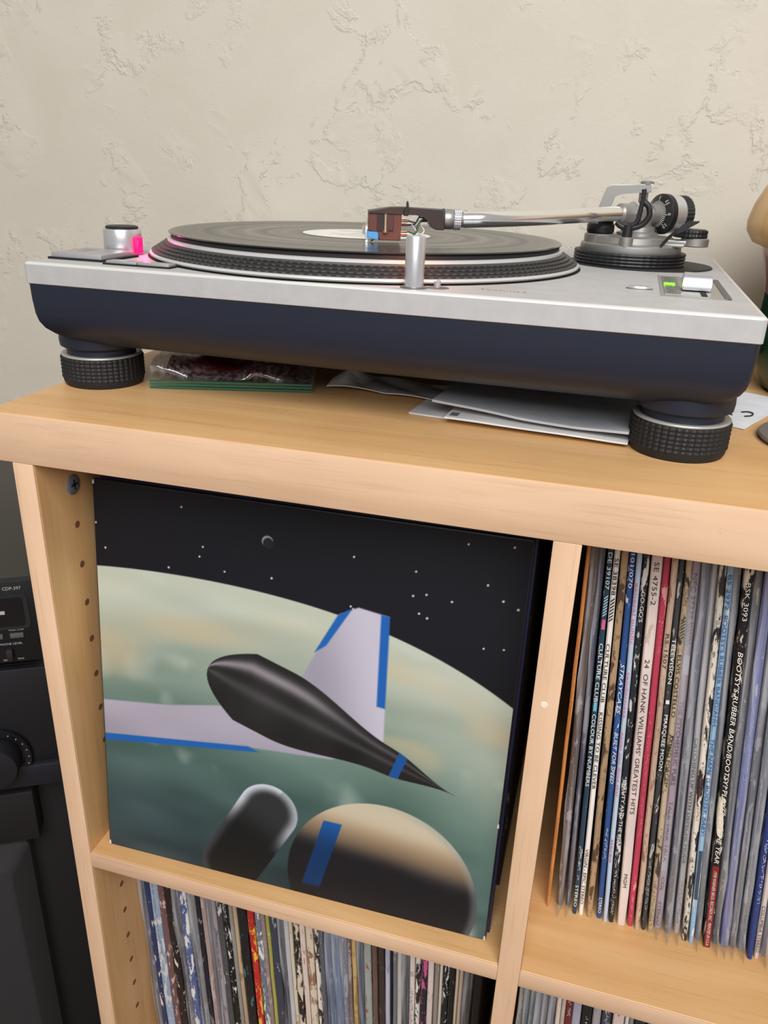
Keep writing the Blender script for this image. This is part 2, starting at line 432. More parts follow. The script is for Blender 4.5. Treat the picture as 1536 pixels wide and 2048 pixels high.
    put(1 - smooth(.0755, .0785, dd), (27 + 130 * smooth(.045, .075, dd) * smooth(.45, .95, tt) + 26 * smooth(.5, 1, tt) + 40 * smooth(.05, .075, dd) * (side < 0))[..., None] * L(.95, .97, 1.0))
    # round body
    cx, cy, R = .737, .070, .236
    rr = np.hypot(u - cx, v - cy) / R
    h = (v - cy) / R + .10 * (u - cx) / R
    f = smooth(.20, .78, h + .04 * (vnoise(u, v, 8, 8, 40) - .5))[..., None]
    col = L(30, 29, 33) * (1 - f) + L(212, 198, 170) * f
    f3 = (smooth(.28, .50, h) * (1 - smooth(.55, .85, h)))[..., None] * .35; col = col * (1 - f3) + L(170, 120, 74) * f3
    rim = (smooth(.90, .985, rr) * smooth(-.3, .6, (u - cx) / R))[..., None] * .45; col = col * (1 - rim) + L(158, 166, 164) * rim
    sm = 1 - smooth(.995, 1.008, rr)
    put(sm, col)
    a = np.arctan2(v - cy, u - cx)
    put(sm * (1 - smooth(.050, .053, np.abs(u - cx + .165 - .25 * (v - cy) ** 1) * 2.2)) * smooth(-.02, .0, v - cy + .03) * (1 - smooth(.155, .16, v - cy)), np.clip(blue * (.55 + .45 * f), 0, 255))
    return C
def art_mesh(N, S):
    C = paint(N) / 255. * .92
    Cl = np.where(C <= .04045, C / 12.92, ((np.clip(C, 0, 1) + .055) / 1.055) ** 2.4)
    t = np.arange(N) / (N - 1) * S
    X, Z = np.meshgrid(t, t, indexing='ij')
    co = np.stack([X, np.zeros_like(X), Z], -1).reshape(-1, 3)
    i = np.arange(N * N).reshape(N, N)
    q = np.stack([i[:-1, :-1], i[1:, :-1], i[1:, 1:], i[:-1, 1:]], -1).reshape(-1, 4)
    me = bpy.data.meshes.new('front_print')
    me.vertices.add(len(co)); me.vertices.foreach_set('co', co.ravel().astype(np.float32))
    me.loops.add(q.size); me.loops.foreach_set('vertex_index', q.ravel().astype(np.int32))
    me.polygons.add(len(q)); me.polygons.foreach_set('loop_start', (np.arange(len(q)) * 4).astype(np.int32))
    me.update(calc_edges=True)
    at = me.color_attributes.new('print', 'FLOAT_COLOR', 'POINT')
    at.data.foreach_set('color', np.concatenate([Cl.reshape(-1, 3), np.ones((N * N, 1))], 1).ravel().astype(np.float32))
    mt, nt, p = base_mat('printed_card')
    a = nt.nodes.new('ShaderNodeAttribute'); a.attribute_name = 'print'
    v = coords(nt, (55, 55, 55)); n1 = nn(nt, 'ShaderNodeTexNoise', Scale=1.0, Detail=6.0, Roughness=.7); nt.links.new(v, n1.inputs['Vector'])
    f = ramp(nt, n1.outputs['Fac'], [(.735, (0, 0, 0)), (.76, (1, 1, 1))])
    nt.links.new(mixc(nt, f, a.outputs['Color'], lin((188, 172, 132))), p.inputs['Base Color'])
    p.inputs['Roughness'].default_value = .5; p.inputs['Specular IOR Level'].default_value = .25
    me.materials.append(mt); return me
LPS = .315
lp = tag(empty('record_sleeve', (.0254, .0132, ZS), (-.1058, 0, .0127)), 'space picture record sleeve with green planet, facing out on the upper left shelf', 'record')
navy = mat('sleeve_navy', (24, 26, 38), .45)
obj('jacket', BOX(0, LPS, .0002, .0042, 0, LPS, .0009, 2), navy, lp, smooth=40)
obj('front_print', art_mesh(560, LPS - .002), None, lp, (.001, .00008, .001))
corner = mat('frayed_paper', (214, 206, 190), .8)
for (cx, cz) in ((.0012, .0012), (LPS - .0012, .0012), (.0012, LPS - .0012), (LPS - .0012, .10)):
    obj('frayed_corner', LATHE([(0, 0), (.0009, .0003), (.0006, .0030), (0, .0033)], 8), corner, lp, (cx, -.0002, cz - (.0025 if cz > .2 else 0)), (0, 0, 0), smooth=40)
lp2 = tag(empty('record_sleeve', (.0272, .0205, ZS), (-.1058, 0, .0127)), 'dark navy record sleeve edge leaning right behind the space picture sleeve', 'record')
obj('jacket', BOX(0, LPS, 0, .0036, 0, LPS, .0009, 2), mat('sleeve_blue_black', (30, 36, 70), .4), lp2, smooth=40)

# ------------------------------------------------------------------ records
def jacket_mesh(t, S=.315, jit=.0002):
    bm = bmesh.new(); n = 10; rings = []
    b = min(.0009, t * .35)
    for i in range(n + 1):
        z = S * i / n
        jx = random.uniform(-jit, jit) * (0 < i < n); jy = random.uniform(-jit, jit) * 1.5
        h = t / 2
        rings.append([(-h + jx, S, z), (-h + jx, b + jy, z), (-h + b + jx, jy, z), (h - b + jx, jy, z), (h + jx, b + jy, z), (h + jx, S, z)])
    rings[0] = [(x * .85, y + .0004, z) for x, y, z in rings[0]]
    return loft(bm, rings)
def sleeve_mesh(t, S=.315, over=.0045):
    """loose clear outer sleeve, open mouth in front, pointed corner hanging at the bottom"""
    bm = bmesh.new(); n = 9; h = t / 2 + .0004
    L = []; R = []
    for i in range(n + 1):
        z = -.001 + (S + .004) * i / n; s = i / n
        o = over * (.7 + .5 * random.random()); k = h * (.55 + .6 * random.random())
        c = random.uniform(-.0006, .0006)
        if i == 0: o = over * 2.6; z = .0; k = .0002; c = random.uniform(-.001, .001)
        L.append([bm.verts.new((-h, S * .97, z)), bm.verts.new((-h, .001, z)), bm.verts.new((-k + c, -o, z))])
        R.append([bm.verts.new((h, S * .97, z)), bm.verts.new((h, .001, z)), bm.verts.new((k * .6 + c, -o * .85, z))])
    for A in (L, R):
        for a, b in zip(A, A[1:]):
            for j in range(2): bm.faces.new((a[j], a[j + 1], b[j + 1], b[j]))
    for j in range(n): bm.faces.new((L[j][2], R[j][2], R[j + 1][2], L[j + 1][2]))
    return bm
def smudge(ln, hh, t):
    """rubbed, illegible line of small print running down a spine"""
    bm = bmesh.new(); z = 0; h = min(hh * .34, t * .32)
    while z < ln - hh * .3:
        w_ = hh * random.uniform(.25, .48)
        if random.random() < .84:
            for k in range(random.choice((2, 2, 3))):
                if random.random() < .5: x0 = random.uniform(-h, h * .5); x1 = x0 + h * random.uniform(.4, .9); z0 = z + random.uniform(0, w_ * .7); z1 = z0 + hh * .11
                else: x0 = random.uniform(-h, h * .8); x1 = x0 + hh * .11; z0 = z; z1 = z + w_ * random.uniform(.6, 1)
                x1 = min(x1, h); bm.faces.new([bm.verts.new(q) for q in ((x0, 0, -z0), (x0, 0, -z1), (x1, 0, -z1), (x1, 0, -z0))])
        z += w_ + hh * .12
    return bm
def stripes(ln, t):
    bm = bmesh.new(); h = t * .34; n = 7; p_ = ln / n
    for k in range(n):
        z = k * p_; bm.faces.new([bm.verts.new(q) for q in ((-h, 0, -z - p_ * .45 - .0010), (h, 0, -z - p_ * .45 + .0014), (h, 0, -z + .0014), (-h, 0, -z - .0010))])
    return bm
PLASTIC = clear_plastic('clear_sleeve', gloss=.26, rough=.16, haze=.42)
def record(x, lean, t, y, z, mt, label, group, sleeve=False, texts=(), bands=(), parent=None):
    """x = centre of the spine foot; lean = dx/dz; texts = (string, z from top, length, height, colour, kw)"""
    a = math.atan(lean)
    r = obj('record_sleeve', jacket_mesh(t), mt, None, (x, y, z + abs(math.sin(a)) * t / 2 + .0002), (0, a, 0), smooth=35)
    tag(r, label, 'record', group)
    for (z0, z1, col) in bands:
        obj('colour_band', BOX(-t / 2 + .0006, t / 2 - .0006, -.0008, .001, .315 - z1, .315 - z0), mat('ink_%s' % (col,), col, .6), r)
    for tx in texts:
        s, zt_, ln, hh, col = tx[:5]; kw = tx[5] if len(tx) > 5 else {}
        if s == '~':
            obj('faded_print', smudge(ln, hh, t), mat('ink_%s' % (col,), col, .6), r, (0, -.0007 - .0003 * (len(bands) > 0), .315 - zt_)); continue
        if s == '//':
            obj('stripe_mark', stripes(ln, t), mat('ink_%s' % (col,), col, .6), r, (0, -.0007, .315 - zt_)); continue
        text('lettering', s, hh, col, r, (-hh * .35, -.0007 - .0003 * (len(bands) > 0), .315 - zt_), ROT_DOWN, fit=ln, **kw)
    if sleeve: obj('clear_outer_sleeve', sleeve_mesh(t), PLASTIC, r, smooth=60)
    return r
def S(c, c2=(225, 212, 190), a=.2, **kw):
    S.k += 1; return spine_mat(c, c2, a, S.k, **kw)
S.k = 0
GR = 'records in the upper right compartment'
WHT = (236, 232, 224); BLK = (26, 26, 28)
UR = [
 (.3819, -.030, .0027, S((214, 140, 76), a=.04), 'thin orange record sleeve, first beside the divider in upper right compartment', 0,
   [('~', .06, .09, .0019, (122, 74, 40)), ('~', .225, .035, .0017, (122, 74, 40)), ('~', .275, .028, .0017, (122, 74, 40))], []),
 (.3905, -.045, .0052, S((104, 84, 76), (190, 180, 172), .3), 'brown record in loose clear plastic sleeve, next to the thin orange one', 1, [], []),
 (.3968, -.051, .0034, S((70, 78, 112), (150, 156, 172), .25), 'slate blue record in clear plastic, left of the teal spine', 1, [], []),
 (.4022, -.053, .0036, S((30, 66, 88), a=.16), 'teal spine record with white capital lettering and pink block', 0,
   [('DE 39107', .006, .026, .0034, WHT), ('CULTURE CLUB', .072, .046, .0034, WHT), ('COLOUR BY NUMBERS', .128, .062, .0034, WHT), ('~', .246, .034, .0032, WHT), ('STEREO', .284, .022, .003, WHT), ('//', .038, .015, .003, (190, 212, 222))],
   [(.055, .062, (214, 96, 150)), (.119, .126, (110, 176, 196))]),
 (.4070, -.055, .0038, S((236, 230, 222), (190, 176, 160), .06), 'white spine record with black lettering, right of the teal one', 0,
   [('SE 38398', .010, .026, .0036, BLK), ('CULTURE CLUB', .072, .046, .0034, BLK), ('KISSING TO BE CLEVER', .126, .066, .0034, BLK), ('VIRGIN - EPIC STEREO', .248, .055, .0032, BLK), ('//', .0395, .017, .003, (40, 40, 42))],
   []),
 (.4134, -.061, .0046, S((176, 146, 112), (86, 66, 52), .40, sz=.8), 'torn tan record spine with brown scuffs', 0, [], []),
 (.4206, -.069, .0042, S((44, 84, 146), (232, 228, 222), .16), 'bright blue record spine with white italic lettering', 0,
   [('101/070', .004, .024, .0032, WHT), ('STRAYCATS', .085, .040, .0034, WHT, dict(shear=.3)), ('BUILT FOR SPEED', .140, .044, .0034, WHT, dict(shear=.3)), ('~', .225, .03, .003, WHT), ('STEREO', .292, .016, .003, WHT)], []),
 (.4252, -.071, .0034, S((186, 202, 222), a=.05), 'pale blue record spine with pink lettering', 0,
   [('general public', .024, .045, .003, (214, 112, 140)), ('tenderness', .090, .036, .003, (214, 112, 140)), ('never you done that', .138, .055, .003, (214, 112, 140)), ('stereo', .232, .022, .0028, (190, 90, 120))], []),
 (.4297, -.072, .0042, S((36, 40, 46), (214, 208, 200), .30), 'black scuffed record spine between the pale blue and wide white ones', 0,
   [("GO-GO'S", .03, .022, .0032, WHT), ('BEAUTY AND THE BEAT', .178, .062, .0032, WHT), ('~', .262, .045, .003, WHT)], []),
 (.4370, -.075, .0070, S((226, 208, 200), (200, 180, 168), .12), 'wide off-white box record spine with thin black lettering', 0,
   [('SE 4755-2', .008, .030, .0042, (64, 58, 58)), ("24  OF HANK WILLIAMS' GREATEST HITS", .078, .128, .0042, (64, 58, 58)), ('MGM', .262, .013, .0036, (64, 58, 58))], []),
 (.4436, -.077, .0045, S((186, 62, 84), (226, 150, 150), .16), 'crimson red record spine with faded lettering', 0,
   [('~', .045, .03, .003, (226, 120, 130)), ('~', .135, .09, .0028, (226, 130, 140)), ('~', .285, .02, .0028, (230, 170, 170))], []),
 (.4487, -.079, .0040, S((196, 170, 148), (150, 110, 96), .32), 'worn beige record spine right of the crimson one', 0,
   [('RS-1507', .056, .026, .0032, (70, 60, 56))], []),
 (.4535, -.081, .0037, S((62, 64, 68), (190, 180, 168), .2), 'charcoal record spine with white dot between two words', 0,
   [('TELEVISION', .060, .034, .0032, WHT), ('MARQUEE MOON', .118, .046, .0032, WHT), ('~', .245, .05, .003, (200, 196, 190))], [(.1075, .110, (228, 224, 216))]),
 (.4582, -.083, .0039, S((188, 168, 140), (70, 60, 54), .36), 'frayed tan record spine with dark handwriting-like print', 0,
   [('~', .014, .022, .003, BLK), ('ELVIS COSTELLO', .070, .048, .0034, BLK), ('ARMED FORCES', .132, .042, .0034, BLK), ('~', .262, .045, .003, (60, 54, 52)), ('//', .044, .016, .003, (70, 66, 64))], []),
 (.4640, -.087, .0056, S((204, 178, 188), (160, 140, 150), .12), 'mauve pink record in clear plastic with grey capital lettering', 1,
   [('NFC 37339', .014, .032, .0036, (60, 56, 62)), ('THE PSYCHEDELIC FURS', .108, .070, .0036, (90, 84, 92)), ('TALK TALK TALK', .192, .056, .0036, (96, 78, 96)), ('COL     STEREO', .262, .048, .0034, (70, 66, 70)), ('//', .050, .017, .003, (70, 66, 70))],
   [(.0735, .088, (222, 216, 216)), (.240, .257, (206, 202, 206))]),
 (.4711, -.092, .0052, S((118, 122, 132), (168, 170, 178), .3), 'grey record in cloudy clear plastic, right of the mauve one', 1, [], []),
 (.4776, -.096, .0040, S((222, 216, 212), (140, 130, 128), .12), 'white record spine in plastic with thin grey lettering', 1,
   [('CATCHING UP WITH DEPECHE MODE', .135, .11, .0032, (50, 50, 54)), ('~', .262, .045, .0028, (60, 60, 62))], []),
 (.4830, -.100, .0043, S((224, 214, 200), (48, 46, 46), .38), 'torn cream and black record spine, paper peeling', 0,
   [('~', .04, .016, .003, BLK), ('~', .15, .05, .003, (170, 80, 90))], []),
 (.4877, -.102, .0037, S((150, 184, 214), (232, 226, 216), .26), 'sky blue record spine with darker blue capital lettering', 0,
   [('BS 2972', .008, .024, .0032, (52, 92, 150)), ("BOOTSY'S RUBBER BAND/AHH...", .036, .086, .0034, (52, 92, 150)), ('THE NAME IS BOOTSY, BABY!', .128, .082, .0034, (44, 84, 144), dict(shear=.15))], [(.225, .27, (60, 74, 92))]),
 (.4924, -.102, .0042, S((140, 142, 144), (196, 192, 186), .3), 'grey record in clear plastic, left of the black and cream torn spine', 1, [('~', .05, .03, .003, (80, 80, 84))], []),
 (.4987, -.103, .0058, S((26, 25, 27), (230, 218, 196), .30, sz=.8), 'black torn record spine with cream paper showing and red lower end', 0,
   [('BSK 3093', .012, .026, .0038, WHT), ("BOOTSY'S RUBBER BAND/BOOTSY? PLAYER OF THE YEAR", .060, .172, .0042, (240, 234, 222), dict(shear=.25)), ('1978 WARNER BROS. RECORDS INC.  PRINTED IN U.S.A.', .2395, .072, .0030, (236, 214, 204), dict(shear=.2))],
   [(.236, .3135, (128, 34, 34))]),
 (.5050, -.104, .0046, S((118, 120, 122), (206, 190, 166), .22), 'grey record sleeve right of the black torn spine', 1, [], []),
 (.5112, -.104, .0058, S((138, 144, 196), (214, 206, 206), .22), 'lavender blue record in clear plastic near the frame edge', 1, [('~', .1, .07, .0036, (206, 206, 226))], []),
 (.5172, -.104, .0046, S((132, 130, 134), (176, 172, 172), .3), 'smoky grey record in plastic, right of the lavender one', 1, [], []),
 (.5232, -.104, .0053, S((150, 152, 156), (196, 196, 198), .3), 'pale grey record in plastic with a pointed lower corner', 1, [('~', .235, .05, .003, (214, 210, 206))], []),
 (.5285, -.104, .0040, S((36, 62, 130), (220, 214, 210), .12), 'royal blue record spine near the right frame edge', 0, [('~', .2, .06, .003, WHT)], []),
 (.5332, -.104, .0038, S((222, 206, 198), a=.1), 'pinkish white record spine at the right frame edge', 0, [('COLUMBIA STEREO', .262, .045, .003, (70, 60, 60))], []),
 (.5385, -.104, .0044, S((120, 124, 140), a=.1), 'dull blue-grey record in plastic, last one in view of upper right compartment', 1, [], []),
]
for (x, ln, t, mt, lab, slv, tx, bd) in UR:
    record(x, ln, t * .92, .0615 + random.uniform(-.0012, .0012) + (.0045 if slv else 0), ZS, mt, lab, GR, bool(slv), tx, bd)

ORD = 'first second third fourth fifth sixth seventh eighth ninth tenth eleventh twelfth thirteenth fourteenth fifteenth sixteenth seventeenth eighteenth nineteenth twentieth'.split()
TENS = ['', '', 'twenty', 'thirty', 'forty', 'fifty', 'sixty']
def ordinal(n):
    if n <= 20: return ORD[n - 1]
    t, u = divmod(n, 10)
    return (TENS[t][:-1] + 'ieth') if u == 0 else TENS[t] + '-' + ORD[u - 1]
def row(items, x0, x1, where, group, z, yb, fit=True):
    tot = sum(i[0] for i in items); k = (x1 - x0) / tot; x = x0
    for n, it in enumerate(items):
        wd, cn, c1, c2, a = it[:5]; slv = it[5] if len(it) > 5 else 0; tx = it[6] if len(it) > 6 else []
        t = wd * k; s = (x + t / 2 - x0) / (x1 - x0)
        ln = -(.018 + .034 * math.sin(PI * min(1, s * 1.02)))
        xc = x + t / 2 - ln * .16          # position taken at mid height
        record(xc, ln, t * .86, yb + random.uniform(-.0015, .0015) + (.004 if slv else 0), z, S(c1, c2, a),
               '%s record sleeve, %s from the left in the %s compartment' % (cn, ordinal(n + 1), where), group, bool(slv), tx)
        x += t
CR = (226, 212, 188)
R_ = (206, 74, 84)
LL = [
 (45, 'clear-wrapped grey', (120, 124, 140), (168, 172, 184), .3, 1), (50, 'navy blue torn', (40, 56, 96), CR, .24),
 (75, 'pale steel blue', (150, 168, 190), (206, 206, 208), .3, 0, [('~', .05, .09, .003, (120, 76, 84))]),
 (55, 'maroon patterned', (112, 84, 84), (206, 176, 166), .26), (55, 'black torn', (34, 28, 32), CR, .2, 0, [('~', .012, .04, .0038, (208, 96, 104))]),
 (60, 'grey plastic-wrapped', (104, 102, 104), (140, 138, 140), .3, 1), (65, 'blue and white scuffed', (84, 98, 146), (222, 220, 216), .36),
 (75, 'smoke grey clear-wrapped', (140, 138, 136), (174, 170, 166), .3, 1), (45, 'dark navy', (26, 30, 42), (110, 112, 120), .14),
 (40, 'dusty pink', (168, 146, 140), (190, 172, 166), .3), (50, 'mauve grey', (150, 140, 146), (176, 168, 170), .3, 1), (40, 'lilac grey', (158, 150, 154), (120, 112, 118), .25, 0, [('~', .09, .06, .003, (70, 64, 70))]),
 (50, 'charcoal', (78, 78, 80), (210, 206, 200), .14, 0, [('~', .012, .045, .0038, WHT)]), (50, 'black with white lettering', (22, 22, 24), (214, 208, 200), .34, 0, [('~', .005, .06, .0042, WHT)]),
 (35, 'grey', (146, 142, 138), (180, 174, 166), .2), (35, 'tan', (186, 160, 128), (150, 124, 98), .2), (75, 'black and teal', (20, 26, 30), (70, 110, 116), .2),
 (55, 'red with yellow flames', (196, 44, 44), (236, 184, 66), .34), (55, 'blue-grey scuffed', (110, 116, 130), (224, 220, 212), .4), (35, 'mauve brown', (146, 128, 126), (180, 164, 158), .3),
 (32, 'olive yellow', (172, 164, 84), (196, 188, 120), .12), (65, 'dark slate', (58, 64, 78), (150, 154, 160), .14), (40, 'slate grey', (98, 102, 112), (150, 152, 158), .2, 1),
 (40, 'silvery white', (190, 188, 188), (150, 148, 150), .2), (30, 'cream', (216, 202, 178), (150, 126, 100), .2), (50, 'black torn', (42, 36, 36), (214, 198, 176), .4),
 (45, 'pinkish cream', (222, 204, 190), (176, 150, 134), .22), (60, 'cream peeling', (214, 198, 176), (146, 110, 84), .35), (45, 'black and white printed', (52, 46, 46), (220, 208, 196), .46),
 (35, 'slate', (92, 96, 106), (140, 142, 150), .2), (50, 'steel blue', (116, 134, 160), (150, 164, 184), .2, 1), (60, 'clear-wrapped steel blue', (122, 142, 170), (158, 172, 190), .3, 1),
 (60, 'blue-grey streaked', (140, 146, 158), (186, 188, 192), .35, 1), (30, 'mauve brown', (120, 104, 100), (160, 146, 138), .3), (35, 'golden tan', (204, 172, 116), (160, 126, 76), .3),
 (50, 'slate blue', (86, 98, 118), (120, 130, 146), .2, 1), (60, 'grey-green with brick red patch', (150, 156, 150), (156, 78, 58), .26), (40, 'brown', (104, 80, 70), (136, 110, 98), .3),
 (50, 'dark brown', (58, 48, 46), (110, 92, 84), .25), (40, 'lavender white', (190, 188, 206), (150, 148, 170), .2), (18, 'thin black', (24, 24, 28), (60, 60, 64), .1),
 (32, 'slate grey', (110, 114, 120), (150, 152, 156), .2), (36, 'pale stone', (192, 184, 176), (160, 152, 146), .2), (50, 'dark slate', (62, 66, 74), (110, 114, 120), .2, 1),
 (40, 'cream with purple lettering', (214, 202, 192), (180, 166, 156), .12, 0, [('~', .085, .06, .0034, (110, 60, 130))]), (36, 'black and white flecked', (38, 38, 40), (216, 210, 204), .46),
 (45, 'black and pink', (34, 36, 44), (196, 90, 140), .3), (45, 'pinkish white', (216, 198, 192), (180, 160, 152), .15), (35, 'warm grey', (150, 138, 128), (176, 162, 150), .2),
 (22, 'cream', (214, 202, 184), (180, 168, 150), .2), (46, 'black speckled', (26, 30, 36), (206, 206, 204), .28), (40, 'black', (24, 24, 26), (96, 94, 92), .16),
 (22, 'cream', (206, 190, 168), (160, 140, 116), .2), (28, 'pale beige', (190, 170, 152), (150, 132, 114), .2), (70, 'black', (20, 20, 22), (52, 52, 56), .15, 1), (60, 'black', (18, 18, 20), (46, 46, 50), .15),
]
row(LL, TU + .0025, TU + W - .0105, 'lower left', 'records in the lower left compartment', ZS - TS - H, .055)
LR = [
 (45, 'grey-tan plastic-wrapped', (150, 142, 132), (180, 174, 166), .3, 1), (50, 'grey-green plastic-wrapped', (126, 138, 138), (160, 168, 168), .3, 1), (45, 'teal-grey plastic-wrapped', (108, 128, 132), (150, 164, 166), .3, 1),
 (55, 'silvery plastic-wrapped', (168, 168, 170), (198, 198, 198), .3, 1), (55, 'ash grey', (120, 120, 122), (160, 160, 162), .3, 1), (65, 'slate grey', (100, 104, 112), (146, 148, 154), .3, 1),
 (40, 'cream', (218, 204, 188), (186, 170, 152), .2), (35, 'pale beige', (210, 194, 180), (180, 164, 150), .2), (55, 'maroon', (112, 42, 42), (150, 84, 80), .1, 0, [('~', .0, .06, .0034, WHT)]),
 (75, 'lavender grey', (176, 172, 190), (150, 148, 164), .2), (80, 'black', (30, 30, 34), (70, 70, 74), .1, 0, [('~', .055, .02, .0044, (226, 214, 186))]), (70, 'dove grey', (170, 164, 164), (140, 136, 138), .2),
 (80, 'slate with white lettering', (66, 70, 84), (110, 112, 122), .2, 0, [('~', .03, .04, .005, (206, 206, 212))]), (95, 'pinkish cream', (216, 194, 186), (186, 160, 152), .15, 0, [('~', .0, .05, .006, (170, 90, 100))]),
 (30, 'white', (228, 222, 218), (180, 176, 172), .15), (35, 'grey', (146, 146, 148), (180, 180, 182), .2), (90, 'black olive mottled', (40, 40, 38), (130, 128, 112), .36), (75, 'blue', (66, 128, 180), (40, 60, 96), .25),
 (30, 'black', (26, 26, 30), (60, 60, 64), .1), (90, 'bright white', (232, 232, 240), (200, 200, 210), .15), (25, 'thin black', (28, 28, 32), (60, 60, 64), .1), (45, 'white', (230, 226, 224), (196, 190, 188), .15),
 (60, 'navy', (40, 46, 72), (96, 100, 116), .2), (60, 'grey', (130, 130, 134), (160, 160, 164), .2), (60, 'tan', (186, 160, 130), (150, 124, 98), .2), (60, 'dark brown', (60, 48, 42), (110, 92, 80), .2),
]
row(LR, 2 * TU + W + .004, 2 * TU + W + .158, 'lower right', 'records in the lower right compartment', ZS - TS - H, .052)
# the records hidden behind the picture sleeve, only their upper ends and a strip beside it show
x = TU + .003; n = 0
while x < TU + W - .012:
    t = random.uniform(.005, .0085)
    c = random.choice([(58, 44, 36), (40, 36, 36), (78, 60, 46), (30, 32, 40), (92, 74, 58), (48, 48, 52)])
    record(x + t / 2, -.004, t * .88, .068 + random.uniform(-.002, .002), ZS, spine_mat(c, (120, 100, 82), .2, n % 4),
           'dim dark record sleeve standing behind the space picture sleeve', 'records behind the picture sleeve')
    x += t; n += 1

# ------------------------------------------------------------------ turntable
ZT, ZB = .0882, .0739
TW, TD = .4606, .3560
tt = tag(empty('turntable', (-.0155, .0549, 0), (0, 0, -.0128)), 'silver and black record turntable spinning a record on top of the bookcase', 'turntable')
def silver_paint():
    mt, nt, p = base_mat('scuffed_silver_paint')
    v = coords(nt, (60, 60, 60)); n1 = nn(nt, 'ShaderNodeTexNoise', Scale=1.0, Detail=6.0, Roughness=.7); nt.links.new(v, n1.inputs['Vector'])
    c = ramp(nt, n1.outputs['Fac'], [(.25, lin((178, 176, 174))), (.55, lin((187, 185, 184))), (.75, lin((192, 191, 190)))])
    v2 = coords(nt, (210, 210, 300), (4, 2, 1)); n2 = nn(nt, 'ShaderNodeTexNoise', Scale=1.0, Detail=3.0, Roughness=.6); nt.links.new(v2, n2.inputs['Vector'])
    sc = ramp(nt, n2.outputs['Fac'], [(.735, (0, 0, 0)), (.77, (1, 1, 1))])
    c = mixc(nt, sc, c, lin((84, 80, 76)))
    nt.links.new(c, p.inputs['Base Color']); p.inputs['Metallic'].default_value = .15; p.inputs['Roughness'].default_value = .52; p.inputs['Specular IOR Level'].default_value = .3
    bump(nt, p, n1.outputs['Fac'], .05, .0005); return mt
SILV = silver_paint()
ALU = mat('brushed_aluminium', (212, 212, 214), .30, .75)
ALU2 = mat('cast_aluminium', (164, 162, 158), .42, .75)
CHROME = mat('chrome', (240, 239, 238), .16, .92)
BLACK = mat('black_plastic', (22, 22, 24), .45)
BLACKM = mat('black_matte', (14, 14, 15), .8)
BRIGHT = mat('polished_rim', (222, 220, 216), .38, .35)
def plate_ring(zi): return [[(x, y, z) for x, y in rrect(i, TW - i, i, TD - i, .0028 - i * .3, 5)] for z, i in zi]
top = obj('top_plate', loft(bmesh.new(), plate_ring(((ZB, .0006), (ZB + .0005, 0), (ZT - .0017, 0), (ZT - .0016, .0008), (ZT - .0006, .0030), (ZT, .0031)))), SILV, tt, smooth=40)
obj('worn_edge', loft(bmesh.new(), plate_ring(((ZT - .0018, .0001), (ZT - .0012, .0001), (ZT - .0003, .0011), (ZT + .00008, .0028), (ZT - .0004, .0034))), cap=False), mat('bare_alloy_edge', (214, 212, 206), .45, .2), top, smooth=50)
def body_mat():
    mt, nt, p = base_mat('blue_black_rubber_body')
    v = coords(nt, (150, 150, 220)); n1 = nn(nt, 'ShaderNodeTexNoise', Scale=1.0, Detail=4.0, Roughness=.7); nt.links.new(v, n1.inputs['Vector'])
    sc = ramp(nt, n1.outputs['Fac'], [(.73, (0, 0, 0)), (.80, (1, 1, 1))])
    c = mixc(nt, sc, lin((27, 32, 47)), lin((76, 80, 92)))
    nt.links.new(c, p.inputs['Base Color']); p.inputs['Roughness'].default_value = .46; p.inputs['Specular IOR Level'].default_value = .45
    v2 = coords(nt, (900, 900, 900)); n2 = nn(nt, 'ShaderNodeTexNoise', Scale=1.0, Detail=1.0); nt.links.new(v2, n2.inputs['Vector'])
    bump(nt, p, n2.outputs['Fac'], .15, .0003); return mt
BODY = body_mat()
prof = ((ZB, .0008), (.064, .0010), (.054, .0016), (.0485, .0026), (.0440, .0046), (.0400, .0080), (.0364, .0130), (.0335, .0190), (.0312, .0265), (.0298, .0350), (.0292, .0480))
bm = loft(bmesh.new(), [[(x, y, z) for x, y in rrect(i, TW - i, i, TD - i, .0032 + i * .6, 6)] for z, i in prof])
obj('base_body', bm, BODY, tt, smooth=60)
obj('shadow_gap', loft(bmesh.new(), [[(x, y, z) for x, y in rrect(.0022, TW - .0022, .0022, TD - .0022, .006, 4)] for z in (ZB - .0006, ZB + .0002)]), BLACKM, tt)
